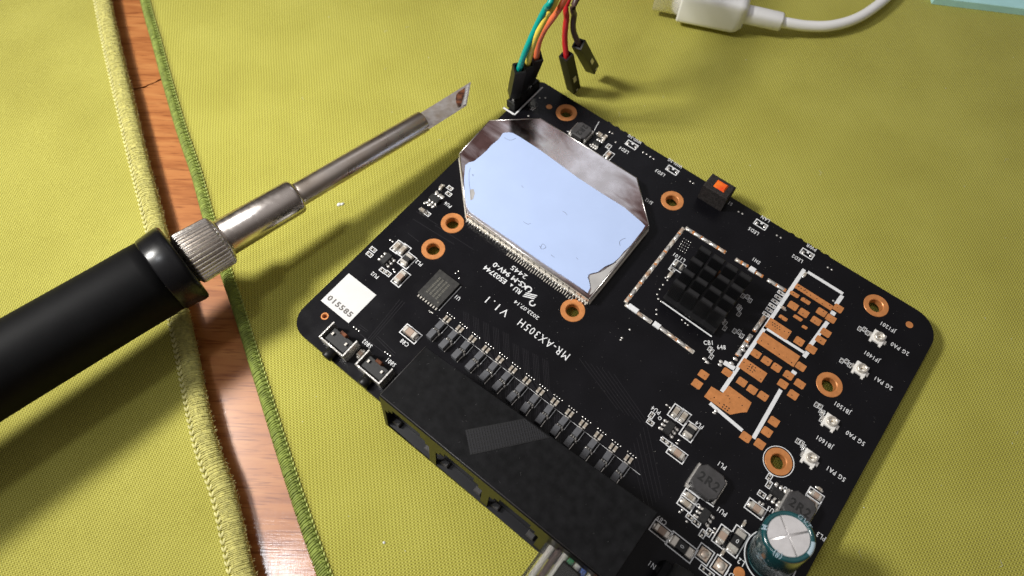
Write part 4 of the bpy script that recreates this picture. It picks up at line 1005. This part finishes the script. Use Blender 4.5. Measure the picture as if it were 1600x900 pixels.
# ---- electrolytic capacitor, leaning a little
base = b(1204, 871); topc = b(1232, 837, 15.5)
ax = Vector((topc.x - base.x, topc.y - base.y, 1.55)); hh = ax.length; ax.normalize()
rc = 0.40
capb = MB().lathe([(rc * .93, 0.0), (rc, 0.03), (rc, 0.10), (rc * .95, 0.135), (rc, 0.17), (rc, hh - 0.07), (rc * .985, hh - 0.03), (rc * .93, hh - 0.005), (rc * .81, hh), (rc * .80, hh - 0.02)], (base.x, base.y, 0.01), 48, ax).build('electrolytic_capacitor', M['teal_sleeve'], board)
pt = Vector((base.x, base.y, 0.01)) + ax * (hh - 0.019)
q = ax.to_track_quat('Z', 'Y')
# aluminium top: four pie quarters split by pressed grooves
gdir = math.atan2((b(1243, 868, 15) - b(1222, 808, 15)).y, (b(1243, 868, 15) - b(1222, 808, 15)).x)
qi = q.inverted(); dloc = qi @ Vector((math.cos(gdir), math.sin(gdir), 0)); ga = math.atan2(dloc.y, dloc.x)
for k in range(4):
    a0 = ga + k * math.pi / 2; pts = []
    g = 0.014
    cc = Vector((math.cos(a0 + math.pi / 4), math.sin(a0 + math.pi / 4))) * g * 1.4
    pts.append((cc.x, cc.y))
    for i in range(13):
        a = a0 + 0.04 + (math.pi / 2 - 0.08) * i / 12; pts.append((rc * .79 * math.cos(a), rc * .79 * math.sin(a)))
    m_ = MB().prism(pts, -0.02, 0.016, bev=0.006); m_.v = [tuple(pt + q @ Vector(v)) for v in m_.v]; m_.build('vent_quarter', M['alu'], capb)
m_ = MB().lathe([(rc * .80, -0.03), (rc * .80, 0.002)], (0, 0, 0), 32); m_.v = [tuple(pt + q @ Vector(v)) for v in m_.v]; m_.build('can_top', M['alu'], capb)
# pale stripe and printing on the sleeve
def on_cyl(name, angs, h0, h1, m, off=0.003, rim=True):
    vs = []; fs = []; n = len(angs)
    hs = [(rc + off, h0), (rc + off, h1)]
    if rim: hs += [(rc * .985 + off, hh - 0.028), (rc * .93 + off * .6, hh + 0.000), (rc * .82, hh + 0.0045)]
    for r_, h in hs:
        for a in angs: vs.append(Vector((base.x, base.y, 0.01)) + q @ Vector((r_ * math.cos(a), r_ * math.sin(a), h)))
    for k in range(len(hs) - 1):
        for i in range(n - 1): fs.append((k * n + i, k * n + i + 1, k * n + n + i + 1, k * n + n + i))
    return MB().add(vs, fs, True).build(name, m, capb)
def cyl_ang(px, py):
    d_ = b(px, py, 15) - topc; dl = qi @ Vector((d_.x, d_.y, 0)); return math.atan2(dl.y, dl.x)
sa = cyl_ang(1262, 858)
on_cyl('pale_stripe', [sa - 0.30 + 0.6 * i / 10 for i in range(11)], 0.2, hh - 0.07, M['pale_stripe'])
def rim_text(s, ang, size, r_=rc * 0.895, flip=0):
    cu = text_mesh(s, size, 0.002); me = from_curve('printed_text', cu, M['pale_stripe'])
    for v in me.vertices:
        x, y = v.co.x, v.co.y
        a = ang - x / r_ ; rr_ = r_ + y
        hz = hh + 0.004 if rr_ < rc * .93 else hh - 0.012
        w_ = Vector((base.x, base.y, 0.01)) + q @ Vector((rr_ * math.cos(a), rr_ * math.sin(a), hh + 0.016 - max(0, (rr_ - rc * .82)) * 0.35)); v.co = w_
    return link('printed_text', me, capb)
rim_text('GVT', cyl_ang(1258, 812), 0.115)
rim_text('M', cyl_ang(1200, 825), 0.115)
rim_text('(8)', cyl_ang(1212, 868), 0.11)
def side_text(s, ang, h, size, rot=0, m='pale_stripe'):
    cu = text_mesh(s, size, 0.0); me = from_curve('printed_text', cu, M[m])
    for v in me.vertices:
        x, y = (v.co.x, v.co.y) if not rot else (v.co.y, -v.co.x)
        a = ang + x / rc; v.co = Vector((base.x, base.y, 0.01)) + q @ Vector(((rc + 0.004) * math.cos(a), (rc + 0.004) * math.sin(a), h + y))
    return link('printed_text', me, capb)
sa2 = cyl_ang(1200, 862)
side_text('105C', sa2 + 0.5, hh * .55, 0.16, 0, 'ic_print'); side_text('16V', sa2 - .1, hh * .60, 0.30, 1, 'pale_stripe'); side_text('1000uF', sa2 - .75, hh * .5, 0.20, 1, 'ic_print')
MB().ring(base.x, base.y, rc + 0.045, rc + 0.068, SZ0, SZ1, 48).build('printed_circle', M['silk'], board)

# ---- pin header in the far left corner
hb0 = b(803, 166); hb1 = b(836, 137)
hu = (b(804, 164).x); pins = [Vector((hu, hb0.y + 0.254 * k)) for k in range(4)]
hd = MB()
for p in pins: hd.box(p.x, p.y, 0.0, 0.24, 0.236, 0.236, bev=0.02)
hdr = hd.build('pin_header', M['dupont'], board)
for p in pins: MB().box(p.x, p.y, 0.24, 0.86, 0.062, 0.062, bev=0.01).build('pin', M['solder'], hdr)
MB().strip((hu + 0.19, pins[0].y - 0.20), (hu + 0.19, pins[3].y + 0.16), 0.035, SZ0, SZ1).strip((hu - 0.16, pins[0].y - 0.20), (hu + 0.17, pins[0].y - 0.20), 0.05, SZ0, SZ1).build('printed_outline', M['silk'], board)

# ================================================================== JUMPER LEADS
BM = board.matrix_basis if False else (Matrix.Translation(board.location) @ Matrix.Rotation(PHI, 4, 'Z'))
def housing(name_parent, bottom, top, roll=0.0):
    """14 mm black crimp housing from bottom to top (world)"""
    d = (top - bottom); l = d.length; qq = d.to_track_quat('Z', 'X') @ Matrix.Rotation(roll, 3, 'Z').to_quaternion()
    m_ = MB().box(0, 0, 0, l * 0.80, 0.25, 0.25, bev=0.0)
    # collar walls at the wire end, leaving a hollow
    for sx, sy, lx, ly in ((-0.105, 0, 0.04, 0.25), (0.105, 0, 0.04, 0.25), (0, -0.105, 0.17, 0.04), (0, 0.105, 0.17, 0.04)): m_.box(sx, sy, l * 0.80, l, lx, ly)
    m_.v = [tuple(bottom + qq @ Vector(v) - Vector(name_parent.location)) for v in m_.v]
    h_ = m_.build('crimp_housing', M['dupont'], name_parent)
    k = MB().box(0, -0.128, l * 0.30, l * 0.44, 0.10, 0.010).box(0, -0.128, l * .02, l * .06, 0.06, 0.01)
    k.v = [tuple(bottom + qq @ Vector(v) - Vector(name_parent.location)) for v in k.v]; k.build('latch_window', M['tin'], h_)
def lead(label, bottom, top, path, m, roll=0.0):
    o = thing('jumper_lead', label, 'wire', bottom, 0, 'jumper leads at the corner of the board')
    housing(o, bottom, top, roll); d = (top - bottom).normalized()
    pts = catmull([top - d * 0.35, top - d * 0.05] + path, 8)
    MB().tube([p - bottom for p in pts], 0.066, 12).build('insulated_wire', m, o)
    return o
def pinw(k, h): p = BM @ Vector((pins[k].x, pins[k].y, h)); return p
def far(x, y, dx, z): return [Vector((x + dx, y, z + .5)), Vector((x + dx + 1.5, y + 4.5, z)), Vector((x + dx + 2.5, y + 9.5, 1.2)), Vector((x + dx + 3, y + 13, 0.08))]
def lean(bt, px, py, ln=1.4):
    """where a stiff plug of this length, standing on bt, shows its top at the pixel"""
    best = None
    for i in range(400):
        z = bt.z + 1.4 * i / 400; q_ = P(px, py, z); e_ = abs((q_ - bt).length - ln)
        if best is None or e_ < best[0]: best = (e_, q_)
    return best[1]
HEADS = [(0, (811.5, 106), [(822, 78, .5), (838, 42, 1.0), (852, 14, 1.4), (864, -12, 1.7)]),
         (1, (825, 98), [(829, 82, .4), (838, 56, .85), (853, 26, 1.25), (872, -8, 1.6)]),
         (2, (838.5, 88), [(842, 66, .4), (851, 46, .75), (868, 22, 1.15), (886, -8, 1.55)])]
LAB = [('teal jumper wire, the foremost of those standing on the pin header at the board corner', 'w_teal'),
       ('yellow jumper wire squeezed between the teal and the orange ones on the pin header', 'w_yellow'),
       ('orange jumper wire plugged into the pin header behind the teal and yellow ones', 'w_orange')]
for (k, hp, pix), (lab, m_) in zip(HEADS, LAB):
    bt = pinw(k, 0.42); tp_ = lean(bt, *hp)
    path = [P(x_, y_, tp_.z + dz_) for x_, y_, dz_ in pix]; e_ = path[-1]
    lead(lab, bt, tp_, path + far(e_.x, e_.y + 2, 0.3 * k + .3, e_.z), M[m_])
bt = P(896.5, 138, 0.13); tp_ = lean(bt, 884.5, 86)
path = [P(882.5, 60, tp_.z + .4), P(885, 30, tp_.z + .9), P(891, -8, tp_.z + 1.4)]
lead('red jumper wire with its empty black plug hanging loose above the mat', bt, tp_, path + far(path[-1].x, path[-1].y + 2, .9, path[-1].z), M['w_red'], 0.15)
bt = P(925.5, 107, 0.45); tp_ = lean(bt, 904, 68)
path = [P(896, 48, tp_.z + .35), P(897, 25, tp_.z + .75), P(905, -8, tp_.z + 1.3)]
lead('brown jumper wire with its loose black plug tilted, right of the red one', bt, tp_, path + far(path[-1].x, path[-1].y + 2, 1.3, path[-1].z), M['w_brown'], 0.3)

# ================================================================== SOLDERING IRON
A0 = P(661, 190, 1.1); A1 = P(0, 578.5, 1.72)
axd = (A0 - A1).normalized()
camp = Vector((0, 0, ZB + CH))
def on_axis(px, py):
    """parameter along the axis nearest to the ray of a pixel, and the depth there"""
    d = (P(px, py, 0) - camp).normalized(); w0 = A1 - camp
    a_, b_, c_ = 1.0, axd.dot(d), 1.0; d_, e_ = axd.dot(w0), d.dot(w0)
    t = (b_ * e_ - c_ * d_) / (a_ * c_ - b_ * b_); p = A1 + axd * t
    return t, -((CR.inverted() @ (p - camp)).z)
def ap(px, py, wpx):
    t, dep_ = on_axis(px, py); return wpx / 2 * dep_ / FPX, t
iron = thing('soldering_iron', 'soldering iron with matte black grip, knurled nut, steel barrel and knife tip', 'soldering iron', A1 + axd * 2)
def ipart(name, m, prof, seg=48, flute=0, fd=0.0, par=None, smooth=True):
    m_ = MB().lathe(prof, A1 - iron.location, seg, axd, smooth, flute, fd); return m_.build(name, m, par or iron)
r0, t0 = ap(0, 579, 134); r1, t1 = ap(186, 472, 125); r2, t2 = ap(236, 443, 124); rc1, tc1 = ap(256, 431, 126); rc2, tc2 = ap(290, 411, 131)
grip = ipart('grip', M['handle'], [(r0 * 0.7, -9.6), (r0 * 1.0, -9.3), (r0 * 1.06, -6), (r0 * 1.03, -2), (r0, t0), (r1, t1), (r2, t2), (r2 * .99, tc1)], 64)
tc0 = tc1 - 0.02
col = ipart('collar', M['collar'], [(rc1 * .95, tc0 - 0.04), (rc1 * .985, tc0 - 0.02), (rc1, tc0), (rc2 * 1.0, tc2 - 0.10), (rc2 * .985, tc2 - 0.03), (rc2 * .94, tc2), (rc2 * .66, tc2 + 0.005), (rc2 * .6, tc2 - .05)], 64)
rn1, tn1 = ap(296, 404.5, 83); rn2, tn2 = ap(348, 374, 77)
nut = ipart('knurled_nut', M['nickel'], [(rn1 * .80, tc2 - 0.06), (rn1 * .84, tc2 + 0.02), (rn1 * .97, tc2 + 0.06), (rn1, tc2 + 0.12), (rn2 * 1.02, tn2 - 0.06), (rn2 * .94, tn2 - 0.01)], 320, 36, 0.030)
ipart('nut_cap', M['nickel'], [(rn2 * .93, tn2 - 0.05), (rn2 * .93, tn2 - 0.0), (rn2 * .88, tn2 + 0.03), (rn2 * .7, tn2 + 0.035)], 48, par=nut)
rs1, ts1 = ap(352, 371, 60); rs2, ts2 = ap(465, 306, 56)
ipart('sleeve', M['steel'], [(rs1 * .8, ts1 - 0.4), (rs1, ts1 - 0.35), (rs2, ts2 - 0.10), (rs2 * .985, ts2 - 0.05), (rs2 * .92, ts2 - 0.01), (rs2 * .66, ts2), (rs2 * .62, ts2 - .05)], 48)
rb1, tb1 = ap(471, 301, 38); rb2, tb2 = ap(661, 190, 34)
ipart('shank', M['shank'], [(rb1, ts2 - 0.1), (rb1, tb1), (rb2, tb2 - 0.012), (rb2 * .97, tb2), (rb2 * .5, tb2 + 0.002)], 40)
rk, tk = ap(668, 186, 19)
ipart('tip_neck', M['shank'], [(rk, tb2 - 0.05), (rk * .9, tb2 + 0.03), (rk * .7, tb2 + 0.06)], 28)
# knife blade: a slab in the plane of the axis, thinning to its cutting edge
def atp(px, py):
    t, dep_ = on_axis(664, 188); d = (P(px, py, 0) - camp); zc = (A1 + axd * on_axis(px, py)[0]).z
    return P(px, py, zc)
bl = [atp(x, y) for x, y in ((655, 186), (657, 176.5), (736, 127.5), (729, 165), (672, 201), (664, 198))]
nrm = (camp - bl[2]).normalized(); th = [0.09, 0.085, 0.02, 0.02, 0.10, 0.10]
vs = [p + nrm * t_ for p, t_ in zip(bl, th)] + [p - nrm * t_ for p, t_ in zip(bl, th)]
n = 6; fs = [(0, 1, 2, 3, 4, 5), (11, 10, 9, 8, 7, 6)] + [(i, i + 6, (i + 1) % 6 + 6, (i + 1) % 6) for i in range(6)]
mbb = MB().add([v - iron.location for v in vs], fs); blade = mbb.build('knife_blade', M['blade'], iron)
def decal(pix, name, m, lift):
    ps_ = []
    for x, y in pix:
        # raise a little above the front face
        p0_, n0_ = vs[2], (vs[1] - vs[2]).cross(vs[4] - vs[2]).normalized()
        if n0_.dot(nrm) < 0: n0_ = -n0_
        d = (P(x, y, 0) - camp).normalized(); t = (p0_ + n0_ * lift - camp).dot(n0_) / d.dot(n0_); ps_.append(camp + d * t)
    k = len(ps_); vv = ps_ + [p - nrm * 0.012 for p in ps_]; ff_ = [tuple(range(k)), tuple(range(2 * k - 1, k - 1, -1))] + [(i, i + k, (i + 1) % k + k, (i + 1) % k) for i in range(k)]
    return MB().add([v - iron.location for v in vv], ff_).build(name, m, blade)
decal([(713, 148), (717, 143), (722, 140), (726, 137), (726.5, 141), (725, 148), (723, 155), (720, 164), (716, 165.5), (713, 160), (712, 154)], 'burnt_flux', M['burnt'], 0.012)
decal([(729.5, 134), (733, 131), (727.5, 163), (723.5, 164)], 'bright_edge', M['solder'], 0.008)
# power cord leaving the grip behind, down to the mat
ce = A1 + axd * -9.4
MB().tube([p - iron.location for p in catmull([ce, ce - axd * 1.5, ce - axd * 3 + Vector((0, 0, -1.2)), Vector((ce.x - 6, ce.y - 4, 0.35)), Vector((ce.x - 9, ce.y - 4, 0.3))], 8)], 0.25, 12).build('power_cord', M['handle'], iron)

# ================================================================== WHITE CHARGING CABLE
def frame_pts(c, d, wdt, hgt, n=32, e=5.5):
    d = d.normalized(); s_ = Vector((d.y, -d.x, 0)).normalized(); u_ = s_.cross(d).normalized(); out = []
    for i in range(n):
        a = 2 * math.pi * i / n; ca, sa_ = math.cos(a), math.sin(a)
        out.append(c + s_ * (abs(ca) ** (2 / e) * math.copysign(1, ca) * wdt / 2) + u_ * (abs(sa_) ** (2 / e) * math.copysign(1, sa_) * hgt / 2))
    return out
def loft(rings, closed=True):
    n = len(rings[0]); vs = sum(rings, []); fs = []
    for k in range(len(rings) - 1):
        for i in range(n): j = (i + 1) % n; fs.append((k * n + i, k * n + j, k * n + n + j, k * n + n + i))
    fs.append(tuple(range(n))[::-1]); fs.append(tuple(range((len(rings) - 1) * n, len(rings) * n))); return vs, fs
zc = 0.60
pa = P(1064, 1.5, zc); pb = P(1165, 22, zc); dd = (pb - pa).normalized()
usb = thing('charging_cable', 'white charging cable with a chunky plug, curving across the far right of the mat', 'cable', Vector((pa.x, pa.y, 0)))
def off(l): return [v - usb.location for v in l]
ln = (pb - pa).length
vs_, fs_ = loft([off(frame_pts(pa + dd * t * ln, dd, w_, h_)) for t, w_, h_ in ((0, 0.62, 0.86), (0.012, .665, .91), (0.03, 0.68, 0.92), (0.86, 0.68, 0.92), (0.93, 0.62, 0.86), (1.0, 0.47, 0.66))])
MB().add(vs_, fs_, True).build('plug_body', M['white_pl'], usb)
vs_, fs_ = loft([off(frame_pts(pa - dd * t, dd, w_, h_, 16, 5)) for t, w_, h_ in ((-0.1, 0.25, 0.80), (0.65, 0.25, 0.80), (0.68, 0.22, 0.77))])
MB().add(vs_, fs_, True).build('metal_contact', M['solder'], usb)
pc = P(1222, 34.5, 0.45)
vs_, fs_ = loft([off(frame_pts(lerp(pb - dd * 0.1, pc, t), dd, w_, w_, 20, 3)) for t, w_ in ((0, 0.43), (0.1, 0.43), (0.95, 0.42), (1.0, 0.38))])
MB().add(vs_, fs_, True).build('strain_relief', M['white_pl'], usb)
cp = [pc - dd * 0.2, pc, P(1260, 40.5, .35), P(1300, 40, .30), P(1340, 28, .28), P(1375, 5, .27), P(1400, -20, .25), P(1440, -70, .2), P(1500, -160, .2)]
MB().tube(off(catmull(cp, 8)), 0.138, 20).build('cord', M['white_pl'], usb)
# small salmon wire end left of the plug
sp = thing('wire_end', 'tiny salmon pink wire end just left of the white charging plug', 'wire', P(1027, -2, 0.0))
MB().tube([Vector((0, 0, .12)) + Vector(v) for v in ((0, -0.02, 0), (-0.1, .35, 0.0), (-0.3, 0.9, 0), (-0.3, 2, -.02))], 0.10, 10).build('insulation', M['w_orange'], sp)

# lint and crumbs caught in the right mat
mb = MB()
for k in range(70):
    q_ = P(random.uniform(420, 1600), random.uniform(0, 900), 0.0); 
    if random.random() < .5: mb.blob(q_.x, q_.y, 0.0, random.uniform(.006, .014), random.uniform(.005, .01), .01, random.random() * 3, 6, 2, .2)
    else:
        a = random.random() * 6.28; l_ = random.uniform(.05, .16); mb.tube([q_ + Vector((0, 0, .004)), q_ + Vector((math.cos(a) * l_ / 2, math.sin(a) * l_ / 2, .018)), q_ + Vector((math.cos(a + .7) * l_, math.sin(a + .7) * l_, .004))], 0.0022, 3)
o = mb.build('lint', M['lint'], rm, 'stuff'); keep(o, rm)
# ================================================================== OTHER THINGS AT THE MARGINS
a_, c_ = P(1462, -3, 0.2), P(1600, 14, 0.2); d = (c_ - a_); 
sh = [(a_.x, a_.y), (c_.x + d.x, c_.y + d.y), (c_.x + d.x + 1, c_.y + d.y + 9), (a_.x + 0.5, a_.y + 9)]
c0 = Vector((sh[0][0], sh[0][1], 0)); o = MB().prism([(x - c0.x, y - c0.y) for x, y in sh], 0.005, 0.22, bev=0.02).build('blue_folder', M['blue_sheet']); o.location = c0
o['label'] = 'pale cyan folder whose edge just shows in the far right corner'; o['category'] = 'folder'
# lint scrap on the mat
c0 = P(532, 320, 0.0); lt = MB().blob(-0.03, 0, 0, 0.055, 0.045, 0.04, .3, 10, 4, .2).blob(0.04, 0.015, 0, 0.05, 0.035, 0.035, .5, 10, 4, .2).build('solder_crumb', M['lint']); lt.location = c0
lt['label'] = 'tiny white crumb on the mat below the steel shank of the iron'; lt['category'] = 'crumb'
c0 = P(600, 848, 0.0); lt = MB().blob(0, 0, 0, 0.03, 0.025, 0.02, .3, 8, 3, .2).build('dust_speck', M['lint']); lt.location = c0
lt['label'] = 'minute pale speck on the mat near the front edge, below the jacks'; lt['category'] = 'speck'

# ethernet plug in the fourth socket
ux = j0.x + pitch * 3.5
e0 = BM @ Vector((ux + 0.02, j0.y - 0.15, 0.45))
eth = thing('network_cable', 'clear network plug with coloured wires pushed into the rightmost jack at the bottom edge', 'cable', e0, PHI)
body = MB()
body.box(0, -0.45, -0.42, 0.44, 1.12, 1.25, bev=0.05); body.box(0, -0.5, 0.44, 0.52, 0.34, 1.1, bev=0.03)
cores = ['pair_w', 'pair_n', 'pair_w', 'pair_g', 'pair_w', 'pair_b', 'pair_w', 'pair_o']
bd = body.build('plug_body', M['clear'], eth)
for k, m_ in enumerate(cores):
    x = -0.44 + 0.125 * k
    MB().tube([(x, 0.5, 0.30), (x, 0.1, 0.36), (x * 0.98, -0.5, 0.37), (x * 0.9, -1.06, 0.30), (x * 0.5, -1.8, 0.05), (x * .4, -2.4, 0)], 0.055, 8).build('core_wire', M[m_], eth)
MB().tube([(0, -1.6, 0.0), (0, -2.5, -0.1), (0.1, -4.5, -0.42), (0.3, -8, -0.52)], 0.27, 16).build('jacket', M['jacket'], eth)

# Cycles
sc.render.engine = 'CYCLES'
